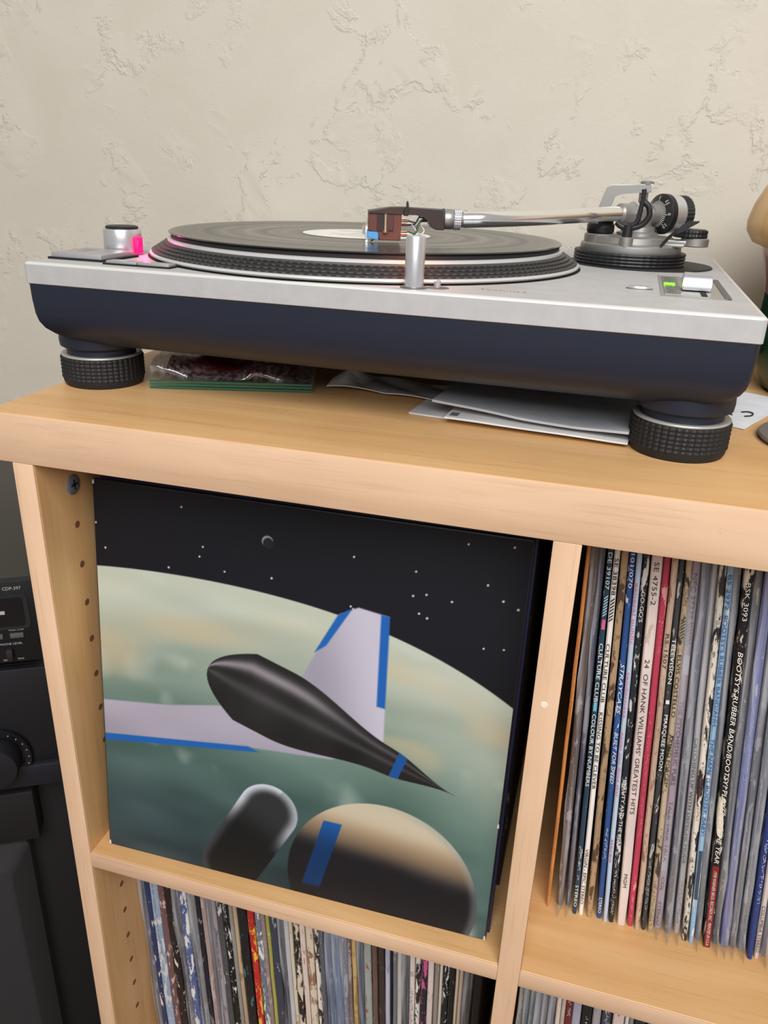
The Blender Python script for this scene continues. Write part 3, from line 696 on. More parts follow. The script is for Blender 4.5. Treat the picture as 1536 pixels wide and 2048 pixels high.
# feet
def tread(r, h):
    bm = bmesh.new(); n = 132; rows = []
    prof = [(r * .86, 0), (r * .95, .0003), (r * .985, .0022), (r * .995, .0040)]
    for rr, z in prof: rows.append([(rr, z)] * n)
    nr = 12; z0, z1 = .0046, h - .0006
    for j in range(nr + 1):
        z = z0 + (z1 - z0) * j / nr
        rows.append([(r + (.0007 if (i % 3 != 0 and j % 2 == 1) else 0) - (.0002 if i % 3 == 0 else 0), z) for i in range(n)])
    rows.append([(r - .0006, h)] * n); rows.append([(r * .6, h)] * n)
    return loft(bm, [[(q * math.cos(2 * PI * i / n), q * math.sin(2 * PI * i / n), z) for i, (q, z) in enumerate(rw)] for rw in rows])
RUB = mat('foot_rubber', (20, 20, 23), .62)
FR = .0288
tr_me = None
for fx, fy in ((.0232, .0435), (TW - .0305, .0405), (.034, .312), (TW - .034, .312)):
    if tr_me is None: ft = obj('foot', tread(FR, .0215), RUB, tt, (fx, fy, 0), smooth=25); tr_me = ft
    else: ft = tr_me.copy(); COL.objects.link(ft); ft.location = (fx, fy, 0)
    obj('foot_ring', LATHE([(FR * .80, .0214), (FR * .985, .0214), (FR * .99, .0219), (FR * .975, .0226), (FR * .93, .0228), (FR * .80, .0222)], 64, closed=True), mat('foot_ring_grey', (186, 182, 174), .4, .5), ft, smooth=50)
    obj('foot_neck', LATHE([(0, .0218), (FR * .84, .0218), (FR * .84, .0262), (FR * .90, .0270), (FR * .985, .0285), (FR * 1.0, .0325), (FR * .98, .040), (0, .041)], 64), BODY, ft, smooth=40)
# platter --------------------------------------------------------
PX, PY = .1859, .1684
pl = obj('platter', LATHE([(0, .0004), (.1628, .0004), (.1645, .0010), (.1652, .0020), (.1650, .0030), (.1638, .0034), (.1626, .0036), (.1512, .0108), (.1517, .0110), (.1517, .0127), (.1506, .0131), (0, .0131)], 192), BRIGHT, tt, (PX, PY, ZT), smooth=30)
obj('platter_well', LATHE([(.150, -.0006), (.1664, -.0006), (.1664, .0002), (.150, .0002)], 128, closed=True), BLACKM, tt, (PX, PY, ZT))
ST = mat('platter_dark_band', (58, 57, 57), .45, .35)
R0, Z0, DR, DZ = .1632, .0036, .00290, .00180
for k in range(4):
    r0 = R0 - k * DR; z0 = Z0 + k * DZ; r1 = r0 - DR * .92; z1 = z0 + DZ * .96
    obj('strobe_band', LATHE([(r0 - .004, z0), (r0 + .0001, z0 + .0001), (r0 + .0002, z0 + .0010), (r1 + .0003, z1), (r1 - .004, z1)], 192, closed=True), ST, pl, smooth=40)
bm = bmesh.new()
for k in range(4):
    r0 = R0 - k * DR + .0002; z0 = Z0 + k * DZ; N = (180, 186, 189, 193)[k]; da = (.0012, .0016, .0010, .0009)[k] / r0
    for i in range(N):
        a = 2 * PI * i / N
        vs = [bm.verts.new(((r0 + dr) * math.cos(a + s * da), (r0 + dr) * math.sin(a + s * da), z0 + dz)) for s, dr, dz in ((-1, .0001, .0002), (1, .0001, .0002), (1, .0002, .0009), (-1, .0002, .0009))]
        bm.faces.new(vs)
tag(obj('strobe_dots', bm, mat('strobe_dot', (104, 103, 101), .5, .3), pl), kind='stuff')
obj('slipmat', LATHE(cylprof(.1490, .0130, .0160), 128), mat('slipmat_black', (20, 20, 21), .7), pl, smooth=30)
obj('spindle', LATHE([(0, .013), (.0035, .013), (.0035, .0225), (.0022, .0242), (0, .0245)], 20), CHROME, pl, smooth=40)
# record on the platter : a thing of its own
def vinyl():
    mt, nt, p = base_mat('black_vinyl')
    tc = nt.nodes.new('ShaderNodeTexCoord'); sx = nt.nodes.new('ShaderNodeSeparateXYZ'); nt.links.new(tc.outputs['Object'], sx.inputs[0])
    cb = nt.nodes.new('ShaderNodeCombineXYZ'); nt.links.new(sx.outputs['X'], cb.inputs['X']); nt.links.new(sx.outputs['Y'], cb.inputs['Y'])
    ln = nn(nt, 'ShaderNodeVectorMath', operation='LENGTH'); nt.links.new(cb.outputs[0], ln.inputs[0])
    c2 = nt.nodes.new('ShaderNodeCombineXYZ'); nt.links.new(ln.outputs['Value'], c2.inputs['X'])
    n1 = nn(nt, 'ShaderNodeTexNoise', Scale=420.0, Detail=3.0, Roughness=.7); nt.links.new(c2.outputs[0], n1.inputs['Vector'])
    n2 = nn(nt, 'ShaderNodeTexNoise', Scale=70.0, Detail=1.0); nt.links.new(c2.outputs[0], n2.inputs['Vector'])
    r = nt.nodes.new('ShaderNodeMapRange'); r.inputs['From Min'].default_value = .3; r.inputs['From Max'].default_value = .7; r.inputs['To Min'].default_value = .16; r.inputs['To Max'].default_value = .30
    nt.links.new(n2.outputs['Fac'], r.inputs['Value']); nt.links.new(r.outputs[0], p.inputs['Roughness'])
    p.inputs['Base Color'].default_value = (.012, .012, .012, 1); p.inputs['Specular IOR Level'].default_value = .6
    bump(nt, p, n1.outputs['Fac'], .10, .0003); return mt
rec = tag(empty('vinyl_record', (0, 0, 0)), 'black vinyl record with white centre label lying on the turntable platter', 'record')
cz, sz_ = math.cos(-.0128), math.sin(-.0128)
rec.location = (-.0155 + cz * PX - sz_ * PY, .0549 + sz_ * PX + cz * PY, ZT + .0161)
obj('vinyl_disc', LATHE([(.0036, 0), (.1496, 0), (.1506, .0005), (.1507, .0009), (.1497, .0015), (.1455, .0013), (.052, .0012), (.0036, .0013)], 192, closed=True), vinyl(), rec, smooth=30)
lb = obj('centre_label', LATHE([(.0037, .00125), (.0496, .00125), (.0500, .00140), (.0037, .00145)], 96, closed=True), mat('label_paper', (232, 228, 220), .5), rec, smooth=30)
bm = bmesh.new()
for k in range(6):
    y = .030 - k * .0105
    wd = (.018, .03, .012, .012, .026, .016)[k]
    box(bm, -wd, wd, y - .0009, y + .0009, .00140, .00152)
obj('label_print', bm, mat('label_ink', (150, 146, 140), .6), lb)

# controls ------------------------------------------------------
def on_top(name, bm, mt, loc, rot=(0, 0, 0), sm=40): return obj(name, bm, mt, tt, (loc[0], loc[1], ZT + (loc[2] if len(loc) > 2 else 0)), rot, smooth=sm)
# start/stop and speed buttons
BTN = mat('button_silver', (176, 175, 176), .38, .5)
on_top('button_surround', BOX(.0026, .0462, .0226, .0660, -.0004, .0014), BLACKM, (0, 0))  # black surround, raised so its rim draws the shadow outline under the button
sb = on_top('start_button', BOX(.0042, .0440, .0242, .0645, 0, .0044, .0006), BTN, (0, 0))
text('lettering', 'START', .0042, (70, 70, 72), sb, (.010, .050, .0045), (0, 0, 0)); text('lettering', 'STOP', .0042, (70, 70, 72), sb, (.012, .042, .0045), (0, 0, 0))
on_top('button_surround', BOX(.0520, .1015, .0140, .0262, -.0004, .0010), BLACKM, (0, 0))
for k in (0, 1):
    on_top('speed_button', BOX(.0534 + k * .0240, .0764 + k * .0240, .0155, .0250, 0, .0026, .0005), BTN, (0, 0))
# strobe tower / power switch
tw = on_top('power_knob', LATHE([(0, 0), (.0138, 0), (.0140, .0004), (.0135, .0168), (.0131, .0176), (.0122, .0179), (0, .0179)], 56), ALU, (.0245, .0805))
obj('knob_cap', LATHE([(0, .0176), (.0116, .0176), (.0118, .0190), (.0108, .0198), (.009, .0194), (0, .0194)], 48), BLACK, tw, smooth=40)
pk = mat('pink_strobe_light', (90, 6, 30), .4, emit=(255, 20, 118), es=1.15)
bm = bmesh.new()
for s in range(1): box(bm, .0120, .0158, -.0092, .0005, .0008, .0132, .0012, 3)
obj('strobe_window', bm, pk, tw, (0, 0, 0), (0, 0, .12), smooth=40)
def glow(name, loc, col, e, r=.003):
    l = bpy.data.lights.new(name, 'POINT'); l.energy = e; l.color = col; l.shadow_soft_size = r
    o = bpy.data.objects.new(name, l); COL.objects.link(o); o.parent = tt; o.location = loc
glow('strobe_glow', (.0445, .0755, ZT + .0085), (1, .05, .28), .012)
# pop-up target lamp
lampo = on_top('target_lamp', LATHE([(0, -.001), (.0058, -.001), (.0058, .0286), (.0055, .0292), (.0048, .0294), (0, .0294)], 40), ALU, (.2658, .0135))
obj('lamp_collar', LATHE([(.0058, .0), (.0082, .0), (.0082, .0006), (.0058, .0008)], 40, closed=True), mat('collar_grey', (120, 118, 114), .4, .6), lampo, smooth=40)
lw = mat('lamp_window', (255, 190, 150), .4, emit=(255, 150, 110), es=6)
obj('lamp_window', BOX(-.0022, .0022, .0046, .0060, .0175, .0230, .0005), lw, lampo, smooth=40)
glow('target_glow', (.2648, .0225, ZT + .0205), (1, .36, .22), .026, .002)
on_top('switch_recess', LATHE([(0, 0), (.0068, 0), (.0068, .0003), (0, .0003)], 32), mat('recess_grey', (96, 94, 90), .6), (.2790, .0195))
on_top('lamp_switch', LATHE(cylprof(.0020, 0, .0046), 24), ALU, (.2788, .0190))
# brand mark, rubbed off
text('maker_lettering', 'Technics', .0082, (112, 108, 102), tt, (.302, .0262, ZT + .00012), (0, 0, 0), bold=-.00015)
# reset button and pitch fader
bm = LATHE([(0, .0001), (.0074, .0001), (.0076, .0010), (.0067, .0018), (0, .0020)], 48, Matrix.Scale(.52, 4, (0, 1, 0)))
on_top('reset_button', bm, ALU, (.3950, .0860), (0, 0, .05))
on_top('button_surround', LATHE([(0, 0), (.0084, 0), (.0084, .0003), (0, .0003)], 40, Matrix.Scale(.58, 4, (0, 1, 0))), mat('recess_grey', (96, 94, 90), .6), (.3950, .0860), (0, 0, .05))
pp = on_top('pitch_plate', BOX(.4075, .4450, .0560, .1720, -.0002, .0004), mat('pitch_plate_grey', (166, 163, 157), .45, .5), (0, 0))
obj('pitch_window', BOX(.4098, .4200, .0640, .1610, .0003, .0009, .0002), mat('pitch_scale_grey', (140, 138, 134), .3, .3), pp)
bm = bmesh.new()
for k in range(17):
    y = .068 + k * .0056; box(bm, .4112, .4152 if k % 2 else .4172, y - .0003, y + .0003, .0009, .0011)
obj('pitch_scale', bm, mat('scale_ink', (84, 82, 80), .6), pp)
obj('pitch_light', BOX(.4102, .4172, .1095, .1155, .0008, .0020, .0004), mat('green_led', (130, 255, 30), .4, emit=(110, 255, 10), es=1.3), pp, smooth=40)
obj('pitch_slot', BOX(.4312, .4346, .0660, .1590, .0003, .0008), BLACKM, pp)
obj('plate_edge', BOX(.4440, .4478, .0605, .1645, .0003, .0008), mat('recess_grey', (96, 94, 90), .6), pp)
fader = [(-.0115, 0), (.0115, 0), (.0115, .0035), (.0085, .0098), (.0055, .0118), (0, .0124), (-.0055, .0118), (-.0085, .0098), (-.0115, .0035)]
bm = bmesh.new(); prism(bm, [(a * .76, b * .80) for a, b in fader], -.0086, .0086, Matrix.Rotation(PI / 2, 4, 'Z'), bev=.0005)
on_top('pitch_fader', bm, mat('fader_silver', (190, 190, 194), .3, .75), (.4290, .0945, .0014))
# tonearm -------------------------------------------------------
AX, AY = .385, .248
ta = obj('tonearm_base', LATHE([(0, 0), (.0560, 0), (.0568, .0005), (.0560, .0012), (.0450, .0013), (0, .0013)], 96), mat('arm_plate_black', (26, 26, 27), .6), tt, (AX + .009, AY + .006, ZT), smooth=40)
def knurl(r, z0, z1, n=150, rows=6, d=.0007):
    R = [[(r * .9, z0)] * n]
    for j in range(rows * 2 + 1):
        z = z0 + (z1 - z0) * j / (rows * 2)
        R.append([((r if j % 2 else r - d) - (.0004 if i % 3 == 0 else 0), z) for i in range(n)])
    R.append([(r * .9, z1)] * n)
    return loft(bmesh.new(), [[(q * math.cos(2 * PI * i / n), q * math.sin(2 * PI * i / n), z) for i, (q, z) in enumerate(rw)] for rw in R])
dial = obj('height_dial', knurl(.0440, .0010, .0108, rows=4), BLACK, tt, (AX, AY, ZT), smooth=25)
obj('height_ring', LATHE([(0, .0105), (.0395, .0105), (.0398, .0110), (.0392, .0160), (.0380, .0168), (0, .0168)], 80), ALU2, dial, smooth=40)
cb_ = obj('arm_casting', LATHE([(0, .0165), (.0335, .0165), (.0340, .0172), (.0335, .0215), (.0320, .0222), (0, .0222)], 64), ALU2, dial, (-.001, .003, 0), smooth=40)
# left pedestal (anti-skate side) with its black disc, right pedestal with a second disc
obj('pedestal', LATHE([(0, .016), (.0135, .016), (.0135, .0224), (.0128, .0231), (0, .0231)], 40), ALU2, dial, (-.0235, -.006, 0), smooth=40)
obj('cue_disc', LATHE([(0, .0232), (.0098, .0232), (.0108, .0244), (.0108, .0296), (.0098, .0308), (0, .0302)], 40), BLACK, dial, (-.0250, -.004, 0), smooth=40)
obj('cue_post', LATHE(cylprof(.0060, .0302, .0326), 24), BLACKM, dial, (-.0215, -.005, 0), smooth=40)
bm = BOX(.018, .050, -.006, .008, .0178, .0216, .0008); box(bm, .022, .040, -.010, .012, .0166, .0190, .0006)
obj('bracket', bm, ALU2, dial, (0, -.012, 0), smooth=40)
obj('dial_cup', LATHE(cylprof(.0105, .0172, .0235, .0006), 40), ALU2, dial, (.0478, -.010, 0), smooth=40)
obj('antiskate_dial', knurl(.0128, .0236, .0292, n=72, rows=2, d=.0004), BLACK, dial, (.0440, -.008, 0), smooth=25)
obj('antiskate_cap', LATHE([(0, .0290), (.0118, .0290), (.0112, .0298), (0, .0300)], 40), BLACK, dial, (.0440, -.008, 0), smooth=40)
# gimbal arch
u = Vector((.76, .65, 0)).normalized(); wv = Vector((-u.y, u.x, 0))
PZ = .0388                                                   # pivot height above the plate
def Lc(a, b, z): return (u * a + wv * b) + Vector((0, 0, z))
pts = [(-.0300, .0165), (-.0292, .0428), (-.0249, .0572), (-.0215, .0596), (-.0010, .0600), (.0103, .0612), (.0103, .0548), (-.0010, .0540), (-.0129, .0534), (-.0182, .0508), (-.0206, .0428), (-.0206, .0165)]
bm = bmesh.new(); prism(bm, pts, -.0050, .0050, bev=.0007)
obj('gimbal_arch', bm, ALU2, dial, (.0, .012, 0), (0, 0, .0), smooth=40)
obj('bearing_cap', LATHE([(0, .0), (.0052, .0), (.0054, .0018), (.0030, .0026), (0, .0024)], 28), ALU2, dial, (.0060, .0120, .0608), smooth=40)
obj('pivot_pin', LATHE(cylprof(.0036, .0470, .0570), 20), ALU2, dial, (.0045, .0118, 0), smooth=40)
obj('pivot_post', LATHE([(0, .020), (.0170, .020), (.0165, .0245), (.0135, .0255), (.0130, .0290), (.0100, .0300), (.0095, .0340), (0, .0340)], 48), ALU2, dial, (.004, .006, 0), smooth=40)
# arm tube : S shaped, in local turntable space
hd = Vector((.94, .345, 0)).normalized()                       # headshell axis, from stylus towards the collar
STY = Vector((.2101, .1010, ZT + .0174))
col0 = STY + hd * .0508 + Vector((0, 0, .0165))               # front of the collar
piv = Vector((AX, AY, ZT + PZ))
c1_ = col0 + hd * .0140
p_mid = piv - u * .014
path = spline([c1_, c1_ + hd * .018 + Vector((0, 0, .0009)), c1_ * .62 + p_mid * .38 + wv * (-.0075), c1_ * .30 + p_mid * .70 + wv * (-.0035), p_mid], 10)
obj('arm_tube', TUBE(path, .0055, 24), CHROME, tt, smooth=60)
def axis_mat(p, d):
    d = Vector(d).normalized(); return Matrix.Translation(p) @ d.to_track_quat('Z', 'Y').to_matrix().to_4x4()
col = obj('arm_collar', LATHE([(0, 0), (.0064, 0), (.0067, .0004), (.0067, .0062), (.0064, .0066), (.0050, .0142), (0, .0142)], 40, axis_mat(col0, hd)), ALU2, tt, smooth=40)
n = 54; rows = []
for j in range(9):
    rows.append([((.0072 if (i % 2 and j % 2) else .0067), .0070 + .0050 * j / 8) for i in range(n)])
bm = loft(bmesh.new(), [[(q * math.cos(2 * PI * i / n), q * math.sin(2 * PI * i / n), z) for i, (q, z) in enumerate(rw)] for rw in rows])
bmesh.ops.transform(bm, matrix=axis_mat(col0, hd), verts=bm.verts[:])
obj('knurled_nut', bm, ALU, col)
bm = LATHE([(.0052, -.0010), (.0068, -.0010), (.0068, .0002), (.0052, .0002)], 36, axis_mat(col0, hd), closed=True)
obj('collar_seal', bm, BLACKM, col)
# headshell in its own frame : a along the axis, b up, width across
M_h = Matrix.Translation(STY) @ Matrix.Rotation(math.atan2(hd.y, hd.x), 4, 'Z')
K = 1 / 2850
def hp(pts): return [((x - 740) * K, (483 - y) * K) for x, y in pts]
HS = mat('headshell_black_brown', (48, 38, 36), .42)
bm = bmesh.new(); prism(bm, hp([(735, 424), (778, 417), (800, 416), (882, 418), (884, 456), (868, 455.5), (860, 452), (850, 438), (843, 431), (828, 429.5), (735, 429.5)]), -.0085, .0085, M_h, bev=.0005)
hs = obj('headshell', bm, HS, tt, smooth=35)
WOODC = mat('cartridge_wood_brown', (92, 52, 44), .4)
bm = bmesh.new(); prism(bm, hp([(735, 429.5), (800, 429.5), (799, 478), (756, 478), (756, 461), (735, 461)]), -.0082, .0078, M_h, bev=.0005)
obj('cartridge', bm, WOODC, hs, smooth=35)
bm = bmesh.new(); prism(bm, hp([(752, 430), (784, 430), (784, 460), (752, 460)]), -.0092, -.0080, M_h)
obj('mount_slot', bm, mat('slot_brown_black', (36, 26, 25), .5), hs)
bm = bmesh.new(); prism(bm, hp([(771, 430), (783, 430), (783, 458), (771, 458)]), -.0096, -.0091, M_h)
obj('slot_shade', bm, mat('slot_side_brown', (74, 44, 38), .5), hs)
sp = M_h @ Vector(((768 - 740) * K, -.0102, 0))
obj('mount_screw', LATHE([(0, .0068), (.0018, .0070), (.0019, .0082), (.0011, .0086), (.0011, .0190), (0, .0190)], 20, Matrix.Translation(sp)), mat('brass_screw', (214, 196, 176), .25, .9), hs, smooth=40)
BLU = mat('stylus_blue', (84, 158, 214), .25, coat=.5)
bm = bmesh.new(); prism(bm, hp([(732.5, 460.5), (755.5, 461), (755, 478), (733, 475)]), -.0078, .0074, M_h, bev=.0006)
st = obj('stylus_block', bm, BLU, hs, smooth=35)
obj('cantilever', TUBE([M_h @ Vector(p) for p in ((.0042, 0, .0028), (.0012, 0, .0008), (0, 0, .00005))], [.0005, .0004, .0001], 8), mat('cantilever_metal', (60, 60, 64), .3, .8), hs)
bm = bmesh.new(); prism(bm, hp([(728, 446), (734, 446), (734, 478), (731, 479), (728, 470)]), -.0070, .0066, M_h)
obj('stylus_guard', bm, clear_plastic('clear_guard', (.95, .96, .98), .25, .12), hs)
# finger lift
bm = bmesh.new(); prism(bm, hp([(804, 431), (811, 431), (812, 412), (810, 404), (807, 405), (808, 414), (802, 424)]), -.0125, -.0105, M_h, bev=.0003); box(bm, (803 - 740) * K, (812 - 740) * K, -.0115, -.0080, (483 - 431) * K, (483 - 427) * K, M=M_h)
obj('finger_lift', bm, BLACK, hs, smooth=40)
pinm = mat('copper_pin', (188, 128, 106), .3, .8)
WIRE = [(441, -.0045, (60, 52, 50)), (450, .0040, (46, 66, 128)), (461, -.0045, (40, 96, 70)), (470, .0040, (176, 44, 54))]
for k, (py, off, wc) in enumerate(WIRE):
    b = (483 - py) * K; a0 = (799 - 740) * K
    obj('contact_pin', TUBE([M_h @ Vector((a0, off, b)), M_h @ Vector((a0 + .0040, off, b)), M_h @ Vector((a0 + .0058, off, b))], [.0008, .0009, .0005], 10), pinm, hs, smooth=40)
    e = M_h @ Vector(((852 - 740) * K, off * .6, (483 - (436 + k * 2)) * K))
    s0 = M_h @ Vector((a0 + .0054, off, b)); md = M_h @ Vector((a0 + .0105, off - .0025, b + (.001 if k % 2 else -.0006))); m2 = M_h @ Vector((a0 + .0135, off - .001, (483 - (430 + 5 * k)) * K))
    obj('wire', TUBE(spline([s0, md, m2, e], 7), .00052, 8), mat('wire_%d' % k, wc, .4), hs, smooth=60)
wl = [M_h @ Vector(p) for p in ((.0285, -.002, .0125), (.034, -.003, .0062), (.0375, -.002, .0085), (.034, -.001, .0140), (.0395, 0, .0168))]
obj('wire', TUBE(spline(wl, 7), .00055, 8), mat('wire_white', (226, 216, 204), .4), hs, smooth=60)
# bearing housing, rear shaft, counterweight
bm = LATHE([(0, -.0165), (.0062, -.0165), (.0076, -.0150), (.0078, -.0020), (.0086, 0), (.0086, .0065), (.0074, .0080), (0, .0080)], 48, axis_mat(piv, u))
bh = obj('bearing_housing', bm, ALU2, tt, smooth=40)
obj('bearing_ring', LATHE([(.0076, -.0012), (.0090, -.0010), (.0092, .0004), (.0078, .0010)], 40, axis_mat(piv - u * .002, u), closed=True), ALU, bh, smooth=40)
obj('side_bearing', LATHE(cylprof(.0052, .006, .0125), 32, axis_mat(piv, -wv)), ALU2, bh, smooth=40)
obj('rear_shaft', LATHE([(0, .006), (.0060, .006), (.0062, .014), (.0076, .0145), (.0080, .021), (.0066, .022), (0, .022)], 40, axis_mat(piv, u)), ALU2, bh, smooth=40)
cw0 = piv + u * .0205
cwt = obj('counterweight', LATHE([(0, .0105), (.0150, .0105), (.0162, .0112), (.0162, .0225), (.0155, .0232), (0, .0232)], 64, (axis_mat(cw0, u) @ Matrix.Scale(.90, 4))), ALU, tt, smooth=40)
obj('weight_dial', LATHE([(.0062, .0022), (.0080, .0006), (.0160, .0046), (.0172, .0056), (.0172, .0108), (.0150, .0112), (.0062, .0110)], 72, (axis_mat(cw0, u) @ Matrix.Scale(.90, 4)), closed=True), BLACK, cwt, smooth=40)
bm = knurl(.0164, .0230, .0318, n=84, rows=3, d=.0005); bmesh.ops.transform(bm, matrix=(axis_mat(cw0, u) @ Matrix.Scale(.90, 4)), verts=bm.verts[:])
obj('weight_grip', bm, BLACK, cwt, smooth=25)
# dial ticks and figures, on the front cone of the dial
q = u.to_track_quat('Z', 'Y').to_matrix().to_4x4(); bm = bmesh.new(); Mx = (axis_mat(cw0, u) @ Matrix.Scale(.90, 4))
for k in range(40):
    a = 2 * PI * k / 40
    r0, r1 = .0084, (.0124 if k % 5 == 0 else .0112); hw_ = .00026
    P = []
    for rr, s in ((r0, -1), (r1, -1), (r1, 1), (r0, 1)):
        z = .0006 + (rr - .0080) * .5 - .00018
        P.append(bm.verts.new(Mx @ Vector((rr * math.cos(a) - s * hw_ * math.sin(a), rr * math.sin(a) + s * hw_ * math.cos(a), z))))
    bm.faces.new(P)
INKW = mat('dial_white', (214, 212, 206), .5)
obj('dial_ticks', bm, INKW, cwt)
for k, s in enumerate(('0', '0.5', '1', '1.5', '2', '2.5', '3', '3.5')):
    # figures run round the cone, feet to the shaft; zero faces the front right
    va = -wv * 1.0
    base = math.atan2((q.inverted().to_3x3() @ va).y, (q.inverted().to_3x3() @ va).x)
    a = base - .05 + k * 2 * PI / 8
    ra = Vector((math.cos(a), math.sin(a), .5)).normalized(); ta_ = Vector((math.sin(a), -math.cos(a), 0)); nz = ta_.cross(ra)
    pos = Vector((.0128 * math.cos(a), .0128 * math.sin(a), .0006 + .0051 * .5 - .0003))
    me = text_mesh(s, .0040).copy(); xs = [v.co.x for v in me.vertices]; mid = (max(xs) + min(xs)) / 2
    for v in me.vertices: v.co = Mx @ (pos + ta_ * (v.co.x - mid) + ra * v.co.y)
    me.materials.clear(); me.materials.append(INKW)
    obj('dial_figure', me, INKW, cwt)
# arm rest with its black clip
rest = obj('arm_rest', LATHE([(0, .0135), (.0046, .0135), (.0052, .0152), (.0052, .0224), (.0046, .0230), (0, .0230)], 32), ALU2, tt, (AX - .0035, AY - .034, ZT), smooth=40)
obj('rest_screw', LATHE(cylprof(.0030, .0112, .0142), 20), BLACKM, rest, smooth=40)
obj('rest_post', LATHE([(0, .0225), (.0040, .0225), (.0036, .0320), (0, .0320)], 24), BLACK, rest, smooth=40)
clip = spline([(-.0090, 0, .0335), (-.0050, 0, .0305), (.0030, 0, .0298), (.0100, 0, .0325), (.0140, 0, .0385), (.0130, 0, .0450), (.0090, 0, .0485), (.0060, 0, .0492)], 6)
bm = TUBE(clip, [.0022] * len(clip), 12); tube(bm, spline([(.0010, -.001, .0305), (.0058, -.001, .0345), (.0072, -.001, .0420), (.0080, -.001, .0540), (.0076, -.001, .0575)], 6), .0018, 12)
obj('rest_clip', bm, BLACK, rest, smooth=60)
# cue lever
bm = TUBE([(0, 0, 0), (.0050, -.0010, .0070), (.0100, -.0020, .0122)], .0012, 12)
cl = obj('cue_lever', bm, BLACK, tt, (AX + .0225, AY - .030, ZT + .0172), smooth=60)
bm = bmesh.new(); prism(bm, [(.0085, .0105), (.0115, .0095), (.0160, .0135), (.0246, .0186), (.0250, .0196), (.0180, .0190), (.0130, .0162)], -.0036, .0016, bev=.0005)
obj('lever_paddle', bm, BLACK, cl, smooth=40)

# ------------------------------------------------------------------ papers and things round the turntable
def paper_mat(name, c, seed=0):
    mt, nt, p = base_mat(name)
    v = coords(nt, (40, 40, 40), (seed, 0, 0)); n1 = nn(nt, 'ShaderNodeTexNoise', Scale=1.0, Detail=5.0, Roughness=.6, Distortion=.8); nt.links.new(v, n1.inputs['Vector'])
    nt.links.new(ramp(nt, n1.outputs['Fac'], [(.3, tuple(x * .86 for x in lin(c))), (.7, lin(c))]), p.inputs['Base Color'])
    p.inputs['Roughness'].default_value = .6; bump(nt, p, n1.outputs['Fac'], .5, .0012); return mt
def sheet(L_, D_, th, amp, seed, nx=26, ny=12, lift=None, crease=0):
    r = np.random.RandomState(seed); bm = bmesh.new(); ph = r.rand(6) * 6.28
    cr = [(r.rand(), r.rand(), math.cos(q_), math.sin(q_), (r.rand() - .45) * crease) for q_ in r.rand(9) * 6.28]
    def h(x, y):
        s, t = x / L_, y / D_
        z = amp * (1.1 + math.sin(5.1 * s + ph[0] + 2 * t) * .5 + math.sin(11 * s - 4 * t + ph[1]) * .3 + math.sin(7 * t + ph[2]) * .3)
        if crease:
            for (cx, cy, nx_, ny_, a_) in cr: z += a_ * abs((s - cx) * nx_ + (t - cy) * ny_)
        return z + (lift(s, t) if lift else 0)
    T, B = [], []
    for i in range(nx + 1):
        T.append([]); B.append([])
        for j in range(ny + 1):
            x, y = L_ * i / nx, D_ * j / ny; z = h(x, y); T[-1].append(bm.verts.new((x, y, z + th))); B[-1].append(bm.verts.new((x, y, max(0, z))))
    for i in range(nx):
        for j in range(ny):
            bm.faces.new((T[i][j], T[i + 1][j], T[i + 1][j + 1], T[i][j + 1])); bm.faces.new((B[i][j], B[i][j + 1], B[i + 1][j + 1], B[i + 1][j]))
    for i in range(nx):
        bm.faces.new((B[i][0], B[i + 1][0], T[i + 1][0], T[i][0])); bm.faces.new((T[i][ny], T[i + 1][ny], B[i + 1][ny], B[i][ny]))
    for j in range(ny):
        bm.faces.new((T[0][j], T[0][j + 1], B[0][j + 1], B[0][j])); bm.faces.new((B[nx][j], B[nx][j + 1], T[nx][j + 1], T[nx][j]))
    return bm
e1 = obj('envelope', sheet(.120, .090, .0010, .0004, 3, 30, 12, None, .0015), paper_mat('envelope_white', (214, 212, 210), 1), None, (.2425, .1005, .0001), (0, 0, -.10), smooth=60)
tag(e1, 'lowest white envelope of the pile under the turntable, sticking out left', 'envelope', 'envelopes under the turntable')
e2 = obj('envelope', sheet(.1165, .085, .0012, .0004, 8, 34, 14, None, .0022), paper_mat('envelope_white', (220, 218, 214), 2), None, (.2700, .0862, .0026), (0, 0, -.070), smooth=60)
tag(e2, 'middle white envelope of the pile, poking furthest forward beside the foot', 'envelope', 'envelopes under the turntable')
obj('stamp_print', BOX(.002, .0075, .004, .012, .0026, .0029), mat('stamp_grey', (96, 96, 98), .6), e2)
e3 = obj('envelope', sheet(.128, .085, .0016, .0006, 12, 40, 20, None, .0050), paper_mat('envelope_grey', (186, 186, 190), 3), None, (.2590, .0962, .0066), (0, 0, -.125), smooth=60)
tag(e3, 'top crumpled grey plastic mailer of the pile under the turntable', 'envelope', 'envelopes under the turntable')
obj('faded_print', smudge(.022, .007, .012), mat('faint_grey_ink', (128, 128, 134), .6), e3, (.096, .052, .0058), Matrix(((0, 0, -1), (1, 0, 0), (0, -1, 0))).to_euler())
# crumpled tissue
def lift_t(s, t):
    tip = max(0, 1 - abs(s - .10) / .13) * max(0, 1 - abs(t - .55) / .5)
    return .0125 * tip + .0022 * abs(math.sin(7 * s + 5 * t)) * (1 - .6 * s)
e4 = obj('paper_scrap', sheet(.105, .042, .0007, .0005, 21, 30, 12, lift_t, .0030), paper_mat('scrap_white', (236, 234, 230), 4), None, (.1690, .1400, .0002), (0, 0, -.10))
tag(e4, 'crumpled white paper scrap on the shelf under the middle of the turntable', 'paper')
